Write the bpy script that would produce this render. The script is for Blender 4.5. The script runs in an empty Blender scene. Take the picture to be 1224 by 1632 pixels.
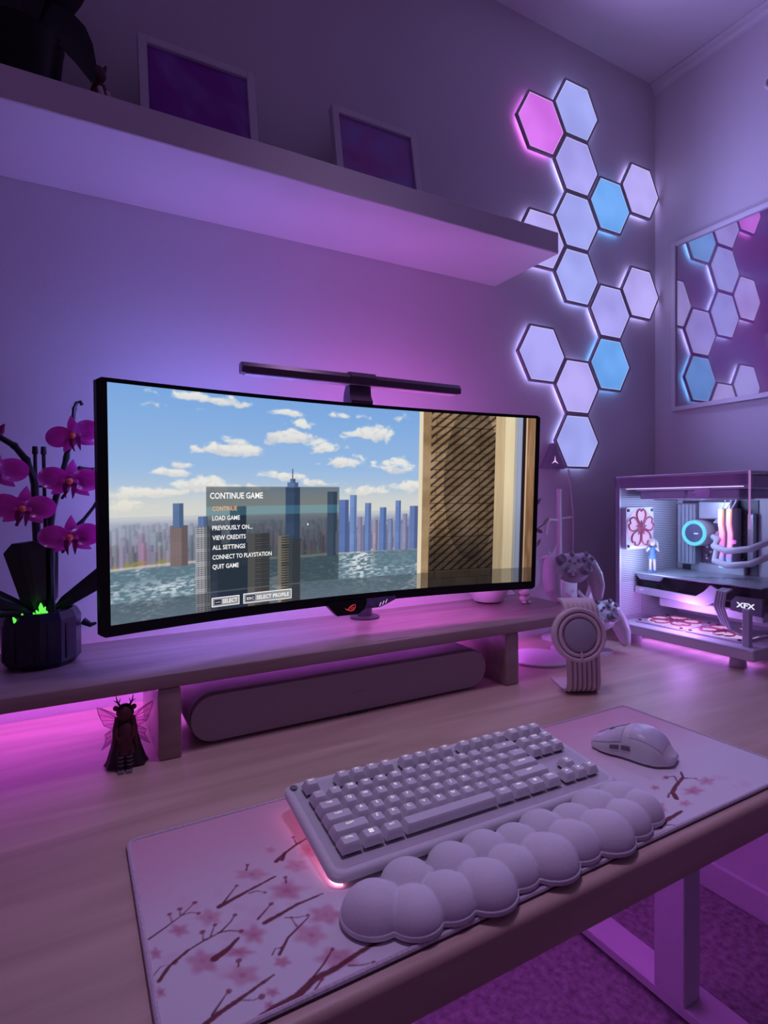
import bpy, bmesh, math, random
import numpy as np
from mathutils import Vector, Matrix, noise as mnoise
random.seed(7); np.random.seed(7)
SC = bpy.context.scene
TMP = bpy.data.scenes.new('workbench')          # scratch scene for evaluating text and remesh, removed at the end
COL = SC.collection
R = math.radians

# ------------------------------------------------------------------ camera
def look_matrix(yaw, pitch, roll):
    fwd = Vector((math.sin(yaw)*math.cos(pitch), math.cos(yaw)*math.cos(pitch), -math.sin(pitch)))
    right = Vector((math.cos(yaw), -math.sin(yaw), 0))
    down = fwd.cross(right)
    c, s = math.cos(roll), math.sin(roll)
    r2 = right*c + down*s
    d2 = down*c - right*s
    m = Matrix.Identity(4)
    for i in range(3):
        m[i][0] = r2[i]; m[i][1] = -d2[i]; m[i][2] = -fwd[i]
    return m
cam_data = bpy.data.cameras.new('camera')
cam_data.sensor_fit = 'HORIZONTAL'
cam_data.sensor_width = 36.0
cam_data.lens = 36.0*900.0/1224.0
cam_data.clip_start = 0.02
cam = bpy.data.objects.new('camera', cam_data)
COL.objects.link(cam)
cam.matrix_world = Matrix.Translation((0, -1.107, 1.10)) @ look_matrix(R(28.914), R(1.169), R(0.546))
SC.camera = cam

# ------------------------------------------------------------------ view, world, added fill light
SC.view_settings.view_transform = 'Standard'
SC.view_settings.look = 'None'
SC.view_settings.gamma = 1.0
SC.view_settings.exposure = 0.0
SC.view_settings.use_curve_mapping = False
SC.cycles.max_bounces = 6; SC.cycles.diffuse_bounces = 2; SC.cycles.glossy_bounces = 2
SC.cycles.transmission_bounces = 4; SC.cycles.transparent_max_bounces = 8
world = bpy.data.worlds.new('world'); SC.world = world
world.use_nodes = True
wb = world.node_tree.nodes['Background']
wb.inputs[0].default_value = (0.60, 0.25, 0.86, 1)
wb.inputs[1].default_value = 0.13

def spot(name, loc, target, energy, color, angle, blend, size):
    d = bpy.data.lights.new(name, 'SPOT')
    d.energy = energy; d.color = color; d.spot_size = R(angle); d.spot_blend = blend; d.shadow_soft_size = size
    o = bpy.data.objects.new(name, d); COL.objects.link(o)
    o.location = loc
    o.rotation_euler = (Vector(target)-Vector(loc)).to_track_quat('-Z', 'Y').to_euler()
    return o
# unseen fill spot added to brighten the front of the desk
spot('desk_fill_spot', (0.42, -0.50, 2.31), (0.42, -0.64, 0.74), 22, (0.78, 0.53, 1.0), 72, 1.0, 0.12)

# ------------------------------------------------------------------ helpers
def lin(c):
    return tuple((x/255/12.92 if x/255 <= 0.04045 else ((x/255+0.055)/1.055)**2.4) for x in c)

MATS = {}
def M(name, col, rough=0.5, metal=0.0, nscale=40.0, namt=0.06, bump=0.0, bscale=None, emis=None, es=0.0,
      spec=0.5, coat=0.0, trans=0.0):
    """procedural material: noise-varied base colour, optional fine relief"""
    if name in MATS: return MATS[name]
    m = bpy.data.materials.new(name); m.use_nodes = True
    nt = m.node_tree; n = nt.nodes; l = nt.links
    b = n['Principled BSDF']
    b.inputs['Roughness'].default_value = rough
    b.inputs['Metallic'].default_value = metal
    b.inputs['Specular IOR Level'].default_value = spec
    b.inputs['Coat Weight'].default_value = coat
    tc = n.new('ShaderNodeTexCoord')
    nz = n.new('ShaderNodeTexNoise'); nz.inputs['Scale'].default_value = nscale; nz.inputs['Detail'].default_value = 4
    l.new(tc.outputs['Object'], nz.inputs['Vector'])
    rp = n.new('ShaderNodeValToRGB')
    rp.color_ramp.elements[0].position = 0.3; rp.color_ramp.elements[1].position = 0.7
    rp.color_ramp.elements[0].color = tuple(max(0, c*(1-namt)) for c in col)+(1,)
    rp.color_ramp.elements[1].color = tuple(min(1, c*(1+namt)) for c in col)+(1,)
    l.new(nz.outputs['Fac'], rp.inputs['Fac'])
    l.new(rp.outputs['Color'], b.inputs['Base Color'])
    if bump:
        bp = n.new('ShaderNodeBump'); bp.inputs['Strength'].default_value = bump; bp.inputs['Distance'].default_value = 0.001
        nb = n.new('ShaderNodeTexNoise'); nb.inputs['Scale'].default_value = bscale or nscale*6; nb.inputs['Detail'].default_value = 3
        l.new(tc.outputs['Object'], nb.inputs['Vector'])
        l.new(nb.outputs['Fac'], bp.inputs['Height']); l.new(bp.outputs['Normal'], b.inputs['Normal'])
    if emis:
        b.inputs['Emission Color'].default_value = tuple(emis)+(1,)
        b.inputs['Emission Strength'].default_value = es
    if trans:
        out = n['Material Output']
        tr = n.new('ShaderNodeBsdfTranslucent'); l.new(rp.outputs['Color'], tr.inputs['Color'])
        mx = n.new('ShaderNodeMixShader'); mx.inputs[0].default_value = trans
        l.new(b.outputs[0], mx.inputs[1]); l.new(tr.outputs[0], mx.inputs[2]); l.new(mx.outputs[0], out.inputs['Surface'])
    MATS[name] = m
    return m

def glass_mat(name, tint=(0.93, 0.92, 0.97), gloss=0.10, rough=0.02):
    m = bpy.data.materials.new(name); m.use_nodes = True
    nt = m.node_tree; n = nt.nodes; l = nt.links
    n.remove(n['Principled BSDF'])
    t = n.new('ShaderNodeBsdfTransparent'); t.inputs[0].default_value = tint+(1,)
    g = n.new('ShaderNodeBsdfGlossy'); g.inputs['Roughness'].default_value = rough
    fr = n.new('ShaderNodeLayerWeight'); fr.inputs['Blend'].default_value = 0.5
    pw = n.new('ShaderNodeMath'); pw.operation = 'POWER'; pw.inputs[1].default_value = 4.0
    l.new(fr.outputs['Facing'], pw.inputs[0])
    ma = n.new('ShaderNodeMath'); ma.operation = 'MULTIPLY_ADD'; ma.inputs[1].default_value = 0.5; ma.inputs[2].default_value = gloss*0.25
    l.new(pw.outputs[0], ma.inputs[0])
    mx = n.new('ShaderNodeMixShader')
    l.new(ma.outputs[0], mx.inputs[0]); l.new(t.outputs[0], mx.inputs[1]); l.new(g.outputs[0], mx.inputs[2])
    l.new(mx.outputs[0], n['Material Output'].inputs['Surface'])
    MATS[name] = m
    return m

def E(name, col, strength, light=False):
    m = M(name, tuple(min(.15, c) for c in col), 0.4, emis=col, es=strength, namt=0.02)
    m.cycles.emission_sampling = 'AUTO' if light else 'NONE'
    return m

class MB:
    """mesh builder"""
    def __init__(s): s.v = []; s.f = []
    def add(s, vs, fs, xf=None):
        o = len(s.v)
        for p in vs:
            p = Vector(p)
            if xf is not None: p = xf @ p
            s.v.append(p)
        s.f += [tuple(i+o for i in f) for f in fs]
        return s
    def bm(s, b, xf=None):
        b.verts.ensure_lookup_table(); b.verts.index_update()
        s.add([v.co for v in b.verts], [tuple(v.index for v in f.verts) for f in b.faces], xf); b.free(); return s
    def box(s, a, b, bev=0.0, seg=2, xf=None):
        m = bmesh.new(); bmesh.ops.create_cube(m, size=1)
        for v in m.verts:
            v.co = Vector(((a[i]+b[i])/2 + v.co[i]*(b[i]-a[i]) for i in range(3)))
        if bev: bmesh.ops.bevel(m, geom=m.edges[:], offset=bev, segments=seg, affect='EDGES', profile=0.5)
        return s.bm(m, xf)
    def prism(s, poly, z0, z1, xf=None, bev=0.0, seg=2):
        n = len(poly)
        m = bmesh.new()
        lo = [m.verts.new((x, y, z0)) for x, y in poly]; hi = [m.verts.new((x, y, z1)) for x, y in poly]
        m.faces.new(lo[::-1]); top = m.faces.new(hi)
        for i in range(n): m.faces.new((lo[i], lo[(i+1) % n], hi[(i+1) % n], hi[i]))
        if bev: bmesh.ops.bevel(m, geom=[e for e in top.edges], offset=bev, segments=seg, affect='EDGES', profile=0.5)
        bmesh.ops.triangulate(m, faces=[f for f in m.faces if len(f.verts) > 4])
        return s.bm(m, xf)
    def cyl(s, p0, p1, r0, r1=None, n=20, cap=True, xf=None):
        return s.tube([p0, p1], [r0, r0 if r1 is None else r1], n, cap, xf)
    def tube(s, pts, r, n=8, cap=True, xf=None, closed=False):
        pts = [Vector(p) for p in pts]; k = len(pts)
        rs = r if isinstance(r, (list, tuple)) else [r]*k
        vs = []; fs = []
        up = None
        for i, p in enumerate(pts):
            if closed: t = pts[(i+1) % k]-pts[i-1]
            else: t = pts[min(i+1, k-1)]-pts[max(i-1, 0)]
            t = t.normalized() if t.length > 1e-9 else Vector((0, 0, 1))
            if up is None:
                a = Vector((0, 0, 1)) if abs(t.z) < 0.9 else Vector((1, 0, 0))
                up = (a - t*a.dot(t)).normalized()
            else:
                up = up - t*up.dot(t)
                up = up.normalized() if up.length > 1e-6 else t.orthogonal().normalized()
            sd = t.cross(up)
            for j in range(n):
                a = 2*math.pi*j/n
                vs.append(p + (up*math.cos(a)+sd*math.sin(a))*rs[i])
        m = k if closed else k-1
        for i in range(m):
            for j in range(n):
                a = i*n+j; b = i*n+(j+1) % n; c = ((i+1) % k)*n+(j+1) % n; d = ((i+1) % k)*n+j
                fs.append((a, b, c, d))
        if cap and not closed:
            fs.append(tuple(range(n))[::-1]); fs.append(tuple((k-1)*n+j for j in range(n)))
        return s.add(vs, fs, xf)
    def lathe(s, prof, n=32, xf=None, cap=True):
        vs = []; fs = []
        for r, z in prof:
            for j in range(n):
                a = 2*math.pi*j/n; vs.append((r*math.cos(a), r*math.sin(a), z))
        for i in range(len(prof)-1):
            for j in range(n):
                fs.append((i*n+j, i*n+(j+1) % n, (i+1)*n+(j+1) % n, (i+1)*n+j))
        if cap:
            fs.append(tuple(range(n))[::-1]); fs.append(tuple((len(prof)-1)*n+j for j in range(n)))
        return s.add(vs, fs, xf)
    def ball(s, c, r, seg=16, ring=10, xf=None):
        m = bmesh.new(); bmesh.ops.create_uvsphere(m, u_segments=seg, v_segments=ring, radius=1)
        rr = (r, r, r) if not isinstance(r, (tuple, list)) else r
        for v in m.verts: v.co = Vector((v.co.x*rr[0]+c[0], v.co.y*rr[1]+c[1], v.co.z*rr[2]+c[2]))
        return s.bm(m, xf)
    def torus(s, c, R0, r, n=40, k=8, xf=None, arc=(0, 2*math.pi)):
        full = abs(arc[1]-arc[0]-2*math.pi) < 1e-6
        pts = [(c[0]+R0*math.cos(arc[0]+(arc[1]-arc[0])*i/(n if full else n-1)), c[1]+R0*math.sin(arc[0]+(arc[1]-arc[0])*i/(n if full else n-1)), c[2]) for i in range(n)]
        return s.tube(pts, r, k, True, xf, closed=full)
    def loft(s, rings, cap=True, xf=None, closed=True):
        n = len(rings[0]); vs = [p for r in rings for p in r]; fs = []
        for i in range(len(rings)-1):
            for j in range(n if closed else n-1):
                fs.append((i*n+j, i*n+(j+1) % n, (i+1)*n+(j+1) % n, (i+1)*n+j))
        if cap and closed:
            fs.append(tuple(range(n))[::-1]); fs.append(tuple((len(rings)-1)*n+j for j in range(n)))
        return s.add(vs, fs, xf)
    def remesh(s, voxel, smooth=4, fac=0.5):
        me = bpy.data.meshes.new('tmp'); me.from_pydata([tuple(v) for v in s.v], [], s.f)
        o = bpy.data.objects.new('tmp', me); TMP.collection.objects.link(o)
        md = o.modifiers.new('r', 'REMESH'); md.mode = 'VOXEL'; md.voxel_size = voxel
        if smooth:
            ms = o.modifiers.new('s', 'SMOOTH'); ms.iterations = smooth; ms.factor = fac
        TMP.view_layers[0].update(); dg = TMP.view_layers[0].depsgraph; ev = o.evaluated_get(dg); em = ev.to_mesh()
        s.v = [v.co.copy() for v in em.vertices]; s.f = [tuple(p.vertices) for p in em.polygons]
        ev.to_mesh_clear(); bpy.data.objects.remove(o); bpy.data.meshes.remove(me)
        return s
    def mesh(s, name, mat, smooth=True, angle=35, origin=None):
        o = Vector(origin) if origin is not None else Vector((0, 0, 0))
        me = bpy.data.meshes.new(name)
        me.from_pydata([tuple(v-o) for v in s.v], [], s.f)
        me.validate(); b = bmesh.new(); b.from_mesh(me); bmesh.ops.recalc_face_normals(b, faces=b.faces[:]); b.to_mesh(me); b.free()
        if smooth:
            me.shade_smooth()
            try: me.set_sharp_from_angle(angle=R(angle))
            except Exception: pass
        me.materials.append(mat)
        return me
    def build(s, name, mat, parent=None, smooth=True, angle=35, origin=None, loc=None):
        ob = bpy.data.objects.new(name, s.mesh(name, mat, smooth, angle, origin))
        COL.objects.link(ob)
        if parent is not None: ob.parent = parent
        if loc is not None: ob.location = loc
        return ob

def inst(name, mesh, parent=None, loc=None, rot=None):
    o = bpy.data.objects.new(name, mesh); COL.objects.link(o)
    if parent is not None: o.parent = parent
    if loc is not None: o.location = loc
    if rot is not None: o.rotation_euler = rot
    return o
def tag(o, label, cat, group=None):
    o['label'] = label; o['category'] = cat
    if group: o['group'] = group
    return o
def thing(name, label, cat, loc, rotz=0.0, group=None):
    o = bpy.data.objects.new(name, None); o.empty_display_size = 0.03; COL.objects.link(o)
    o.location = loc; o.rotation_euler = (0, 0, rotz)
    return tag(o, label, cat, group)
def struct(name, mb, mat, parent=None, smooth=False):
    o = mb.build(name, mat, parent, smooth); o['kind'] = 'structure'; return o
def T(x=0, y=0, z=0): return Matrix.Translation((x, y, z))
def RX(a): return Matrix.Rotation(R(a), 4, 'X')
def RY(a): return Matrix.Rotation(R(a), 4, 'Y')
def RZ(a): return Matrix.Rotation(R(a), 4, 'Z')

_txt = {}
def text_geo(s, size, align='LEFT', bold=0.0):
    key = (s, size, align, bold)
    if key not in _txt:
        cu = bpy.data.curves.new('t', 'FONT'); cu.body = s; cu.size = size; cu.align_x = align
        cu.resolution_u = 2; cu.offset = bold
        o = bpy.data.objects.new('t', cu); TMP.collection.objects.link(o)
        TMP.view_layers[0].update(); dg = TMP.view_layers[0].depsgraph; ev = o.evaluated_get(dg); me = ev.to_mesh()
        _txt[key] = ([v.co.copy() for v in me.vertices], [tuple(p.vertices) for p in me.polygons])
        ev.to_mesh_clear(); bpy.data.objects.remove(o); bpy.data.curves.remove(cu)
    return _txt[key]

def fbm(x, y, scale=1.0, oct=4, seed=0):
    """cheap value-noise fractal on numpy arrays"""
    rng = np.random.RandomState(seed); tot = np.zeros_like(x, dtype=float); amp = 1.0; norm = 0
    for o in range(oct):
        g = rng.rand(64, 64); f = scale*2**o
        xs = x*f; ys = y*f; xi = np.floor(xs).astype(int); yi = np.floor(ys).astype(int)
        fx = xs-xi; fy = ys-yi; fx = fx*fx*(3-2*fx); fy = fy*fy*(3-2*fy)
        a = g[xi % 64, yi % 64]; b = g[(xi+1) % 64, yi % 64]; c = g[xi % 64, (yi+1) % 64]; d = g[(xi+1) % 64, (yi+1) % 64]
        tot += amp*((a*(1-fx)+b*fx)*(1-fy)+(c*(1-fx)+d*fx)*fy); norm += amp; amp *= 0.5
    return tot/norm
def sstep(a, b, x):
    t = np.clip((x-a)/(b-a), 0, 1); return t*t*(3-2*t)
def nlin(rgb):
    c = np.clip(rgb, 0, 255)/255.0
    return np.where(c <= 0.04045, c/12.92, ((c+0.055)/1.055)**2.4)
def grid_mesh(name, pos, rgb_lin, mat):
    """pos: (ny,nx,3); rgb_lin same -> mesh with a colour attribute"""
    ny, nx = pos.shape[:2]
    me = bpy.data.meshes.new(name)
    idx = np.arange(ny*nx).reshape(ny, nx)
    q = np.stack([idx[:-1, :-1], idx[:-1, 1:], idx[1:, 1:], idx[1:, :-1]], -1).reshape(-1, 4)
    me.vertices.add(ny*nx); me.vertices.foreach_set('co', pos.reshape(-1).astype(np.float32))
    me.loops.add(q.size); me.loops.foreach_set('vertex_index', q.reshape(-1).astype(np.int32))
    me.polygons.add(len(q)); me.polygons.foreach_set('loop_start', (np.arange(len(q))*4).astype(np.int32))
    me.update(calc_edges=True)
    at = me.color_attributes.new('print', 'FLOAT_COLOR', 'POINT')
    rgba = np.ones((ny*nx, 4), np.float32); rgba[:, :3] = rgb_lin.reshape(-1, 3)
    at.data.foreach_set('color', rgba.reshape(-1))
    me.shade_smooth(); me.materials.append(mat)
    return me
def print_mat(name, rough=0.6, emit=0.0, base=1.0, spec=0.5, bump=0.0):
    m = bpy.data.materials.new(name); m.use_nodes = True
    n = m.node_tree.nodes; l = m.node_tree.links; b = n['Principled BSDF']
    a = n.new('ShaderNodeVertexColor'); a.layer_name = 'print'
    b.inputs['Roughness'].default_value = rough; b.inputs['Specular IOR Level'].default_value = spec
    if emit:
        b.inputs['Base Color'].default_value = (0.01, 0.01, 0.012, 1)
        l.new(a.outputs['Color'], b.inputs['Emission Color']); b.inputs['Emission Strength'].default_value = emit
    else:
        l.new(a.outputs['Color'], b.inputs['Base Color'])
    if bump:
        nb = n.new('ShaderNodeTexNoise'); nb.inputs['Scale'].default_value = 1500
        tc = n.new('ShaderNodeTexCoord'); l.new(tc.outputs['Object'], nb.inputs['Vector'])
        bp = n.new('ShaderNodeBump'); bp.inputs['Strength'].default_value = bump; bp.inputs['Distance'].default_value = 0.0006
        l.new(nb.outputs['Fac'], bp.inputs['Height']); l.new(bp.outputs['Normal'], b.inputs['Normal'])
    if emit: m.cycles.emission_sampling = 'NONE'
    MATS[name] = m
    return m

def wood_mat(name, c0, c1, rough=0.42, scale=(1.2, 14, 14)):
    m = bpy.data.materials.new(name); m.use_nodes = True
    n = m.node_tree.nodes; l = m.node_tree.links; b = n['Principled BSDF']
    tc = n.new('ShaderNodeTexCoord'); mp = n.new('ShaderNodeMapping'); mp.inputs['Scale'].default_value = scale
    l.new(tc.outputs['Object'], mp.inputs['Vector'])
    nz = n.new('ShaderNodeTexNoise'); nz.inputs['Scale'].default_value = 2.2; nz.inputs['Detail'].default_value = 8; nz.inputs['Distortion'].default_value = 0.9
    l.new(mp.outputs[0], nz.inputs['Vector'])
    rp = n.new('ShaderNodeValToRGB'); rp.color_ramp.elements[0].position = 0.32; rp.color_ramp.elements[1].position = 0.68
    rp.color_ramp.elements[0].color = c0+(1,); rp.color_ramp.elements[1].color = c1+(1,)
    l.new(nz.outputs['Fac'], rp.inputs['Fac']); l.new(rp.outputs['Color'], b.inputs['Base Color'])
    b.inputs['Roughness'].default_value = rough
    bp = n.new('ShaderNodeBump'); bp.inputs['Strength'].default_value = 0.12; bp.inputs['Distance'].default_value = 0.001
    l.new(nz.outputs['Fac'], bp.inputs['Height']); l.new(bp.outputs['Normal'], b.inputs['Normal'])
    MATS[name] = m
    return m

# ------------------------------------------------------------------ common materials
M('wall_paint', (0.74, 0.72, 0.74), 0.75, nscale=3, namt=0.02, bump=0.25, bscale=180, spec=0.2)
M('ceiling_paint', (0.76, 0.74, 0.76), 0.8, nscale=3, namt=0.02, bump=0.1, bscale=120, spec=0.2)
M('carpet', (0.30, 0.26, 0.28), 0.95, nscale=60, namt=0.35, bump=0.8, bscale=600, spec=0.1)
M('white', (0.78, 0.77, 0.78), 0.38, nscale=30, namt=0.02)
M('white_matte', (0.72, 0.71, 0.73), 0.6, nscale=60, namt=0.03)
M('shelf_white', (0.76, 0.75, 0.77), 0.5, nscale=8, namt=0.02)
M('key_white', (0.74, 0.73, 0.76), 0.5, nscale=200, namt=0.02)
M('black', (0.004, 0.004, 0.005), 0.4, nscale=50, namt=0.1, spec=0.25)
M('black_gloss', (0.004, 0.004, 0.005), 0.15, nscale=50, namt=0.1)
M('dark_grey', (0.045, 0.042, 0.05), 0.45, nscale=40, namt=0.1)
M('mid_grey', (0.18, 0.175, 0.20), 0.5, nscale=40, namt=0.08)
M('hex_frame', (0.42, 0.40, 0.44), 0.5, nscale=40, namt=0.08)
M('bar_body', (0.10, 0.055, 0.10), 0.35, metal=0.3, nscale=40, namt=0.08)
M('soundbar_grille', (0.42, 0.33, 0.38), 0.7, nscale=900, namt=0.25, bump=0.3, bscale=1800)
M('pink_pastel', (0.74, 0.60, 0.64), 0.6, nscale=40, namt=0.03)
M('pad_grey', (0.42, 0.40, 0.46), 0.45, nscale=40, namt=0.03)
M('leaf_dark', (0.006, 0.012, 0.012), 0.35, nscale=20, namt=0.4)
M('pot_dark', (0.010, 0.010, 0.028), 0.3, nscale=20, namt=0.2)
M('petal', (1.0, 0.17, 0.72), 0.2, nscale=25, namt=0.10, trans=0.5, coat=0.4)
M('petal_dark', (0.30, 0.015, 0.14), 0.3, nscale=25, namt=0.15, trans=0.25)
M('orange_part', (0.9, 0.16, 0.08), 0.35, nscale=25, namt=0.1)
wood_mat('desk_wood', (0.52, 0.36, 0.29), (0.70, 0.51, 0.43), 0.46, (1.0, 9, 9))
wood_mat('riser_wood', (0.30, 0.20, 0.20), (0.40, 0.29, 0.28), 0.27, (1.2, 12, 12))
glass_mat('glass')

# ================================================================== ROOM
DZ = 0.74            # desk top
XW = 1.556           # right wall
CZ = 2.335           # ceiling
struct('wall_back', MB().box((-2.2, 0, 0), (XW+0.1, 0.1, CZ)), MATS['wall_paint'])
struct('wall_right', MB().box((XW, -3.2, 0), (XW+0.1, 0, CZ)), MATS['wall_paint'])
struct('floor', MB().box((-2.2, -3.2, -0.05), (XW+0.1, 0.1, 0)), MATS['carpet'])
struct('ceiling', MB().box((-2.2, -3.2, CZ), (XW+0.1, 0.1, CZ+0.05)), MATS['ceiling_paint'])
# crown moulding on the right wall
cr = MB()
prof = [(0, 0), (-0.004, 0), (-0.006, 0.006), (-0.013, 0.012), (-0.016, 0.020), (-0.024, 0.024), (-0.024, 0.028), (0, 0.028)]
cr.loft([[(XW+x, y, CZ-0.028+z) for x, z in prof] for y in (-3.2, 0)])
struct('trim_1', cr, MATS['white_matte'])
struct('baseboard_back', MB().box((-2.2, -0.014, 0), (XW, 0, 0.08), 0.003), MATS['white_matte'])
struct('baseboard_right', MB().box((XW-0.014, -3.2, 0), (XW, -0.014, 0.08), 0.003), MATS['white_matte'])

# ------------------------------------------------------------------ floating shelf
tag(MB().box((-0.75, -0.211, 1.631), (0.934, 0, 1.677), 0.0015, 1).build('floating_shelf', MATS['shelf_white'], smooth=False),
    'long white floating shelf on the wall above the monitor', 'shelf')

def art_mat(name, c0, c1, c2, scale, dist, seed):
    m = bpy.data.materials.new(name); m.use_nodes = True
    n = m.node_tree.nodes; l = m.node_tree.links; b = n['Principled BSDF']
    tc = n.new('ShaderNodeTexCoord'); mp = n.new('ShaderNodeMapping'); mp.inputs['Location'].default_value = (seed, seed*1.7, seed*.3)
    l.new(tc.outputs['Object'], mp.inputs[0])
    nz = n.new('ShaderNodeTexNoise'); nz.inputs['Scale'].default_value = scale; nz.inputs['Detail'].default_value = 3; nz.inputs['Distortion'].default_value = dist
    l.new(mp.outputs[0], nz.inputs['Vector'])
    rp = n.new('ShaderNodeValToRGB'); e = rp.color_ramp.elements
    e[0].position = 0.36; e[0].color = c0+(1,); e[1].position = 0.66; e[1].color = c2+(1,)
    x = e.new(0.5); x.color = c1+(1,)
    l.new(nz.outputs['Fac'], rp.inputs[0]); l.new(rp.outputs[0], b.inputs['Base Color'])
    b.inputs['Roughness'].default_value = 0.5
    MATS[name] = m; return m
art_mat('print_violet', (0.22, 0.02, 0.36), (0.26, 0.03, 0.40), (0.34, 0.22, 0.62), 4.5, 0.4, 3.1)
art_mat('print_pink', (0.42, 0.10, 0.40), (0.36, 0.20, 0.55), (0.26, 0.30, 0.60), 7.0, 0.9, 1.3)
art_mat('print_wall', (0.74, 0.08, 0.62), (0.66, 0.22, 0.78), (0.90, 0.66, 0.92), 3.0, 2.0, 5.2)

def photo_frame(name, label, cx, y_bottom, y_top, w, h, border, depth, printm, z0):
    t = thing(name, label, 'picture frame', (cx, y_bottom, z0))
    lean = math.degrees(math.atan2(y_top-y_bottom, h))
    xf = RX(-lean)
    fr = MB()
    for a, b in (((-w/2, 0, 0), (-w/2+border, depth, h)), ((w/2-border, 0, 0), (w/2, depth, h)),
                 ((-w/2+border, 0, 0), (w/2-border, depth, border)), ((-w/2+border, 0, h-border), (w/2-border, depth, h))):
        fr.box(a, b, 0.0008, 1, xf)
    fr.build('frame', MATS['shelf_white'], t, False)
    MB().box((-w/2+border, 0.006, border), (w/2-border, 0.008, h-border), xf=xf).build('picture', printm, t, False)
    MB().box((-w/2+border*.8, 0.010, border*.8), (w/2-border*.8, depth-0.001, h-border*.8), xf=xf).build('backing_board', MATS['dark_grey'], t, False)
    return t
photo_frame('photo_frame', 'white square frame with dark violet print, beside the plant on the shelf', 0.207, -0.115, -0.080, 0.196, 0.207, 0.014, 0.015, MATS['print_violet'], 1.677)
photo_frame('photo_frame', 'white square frame with marbled pink and blue print, near the shelf end', 0.556, -0.115, -0.080, 0.194, 0.204, 0.014, 0.018, MATS['print_pink'], 1.677)

# ------------------------------------------------------------------ dark potted plant on the shelf
pt = thing('potted_plant', 'black potted plant with broad drooping leaf at the left end of the shelf', 'plant', (-0.055, -0.12, 1.677))
MB().lathe([(0.040, 0), (0.046, 0.004), (0.056, 0.09), (0.058, 0.10), (0.053, 0.10), (0.050, 0.085)], 28).build('pot', MATS['black'], pt)
def leaf(path, widths, up=(0, 0, 1), cup=0.25, nseg=5):
    m = MB(); rings = []
    for i, p in enumerate(path):
        p = Vector(p); a = Vector(path[min(i+1, len(path)-1)])-Vector(path[max(i-1, 0)])
        a.normalize(); s = a.cross(Vector(up)); s = s.normalized() if s.length > 1e-5 else Vector((1, 0, 0))
        nrm = s.cross(a)
        top = [p+s*widths[i]*u+nrm*(abs(u)**2*widths[i]*cup) for u in np.linspace(-1, 1, nseg)]
        bot = [q-nrm*0.0012 for q in top[::-1]]
        rings.append(top+bot)
    return m.loft(rings)
def bez(p0, p1, p2, p3, n=9):
    p = [Vector(x) for x in (p0, p1, p2, p3)]; o = []
    for i in range(n):
        t = i/(n-1); o.append(p[0]*(1-t)**3+p[1]*3*t*(1-t)**2+p[2]*3*t*t*(1-t)+p[3]*t**3)
    return o
wd = [.010, .020, .027, .030, .030, .027, .021, .013, .003]
for P_ in ([(0.01, 0, .09), (.03, -.01, .16), (.07, -.02, .13), (.095, -.03, .052)],
           [(0, 0, .09), (.02, 0, .16), (.06, .02, .21), (.10, .02, .26)],
           [(0, 0, .09), (-.01, -.01, .17), (.02, -.03, .23), (.05, -.03, .30)],
           [(0, 0, .09), (-.03, 0, .16), (-.07, 0, .22), (-.10, .01, .24)],
           [(0, 0, .09), (-.02, -.03, .15), (-.07, -.05, .16), (-.12, -.05, .10)],
           [(0, 0, .09), (0, .02, .18), (.0, .03, .25), (-.02, .03, .32)]):
    leaf(bez(*P_), [w*1.15 for w in wd], up=(0, -1, 0.2), cup=0.15).build('leaf', MATS['leaf_dark'], pt)
MB().ball((0, 0, .095), (.045, .045, .014)).build('soil', MATS['black'], pt)

# small ornament beside it
og = thing('shelf_ornament', 'tiny dark reddish animal ornament beside the drooping leaf on the shelf', 'ornament', (0.048, -0.135, 1.677))
M('ornament_red', (0.10, 0.02, 0.03), 0.5, nscale=80, namt=0.3)
MB().ball((0, 0, .034), (.014, .012, .034)).build('body', MATS['ornament_red'], og)
MB().ball((-.002, -.003, .074), (.012, .011, .012)).build('head', MATS['ornament_red'], og)
for sx in (-1, 1):
    MB().tube([(sx*.006, 0, .082), (sx*.010, 0, .092)], [.004, .0015], 8).build('ear', MATS['ornament_red'], og)
MB().tube([(.010, -.004, .05), (.018, -.006, .03), (.020, -.008, .01), (.026, -.008, .004)], [.004, .004, .003, .002], 8).build('leg', MATS['pink_pastel'], og)
MB().tube([(.0, -.010, .05), (.005, -.015, .03), (.006, -.016, .006)], [.004, .004, .003], 8).build('leg', MATS['pink_pastel'], og)

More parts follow.
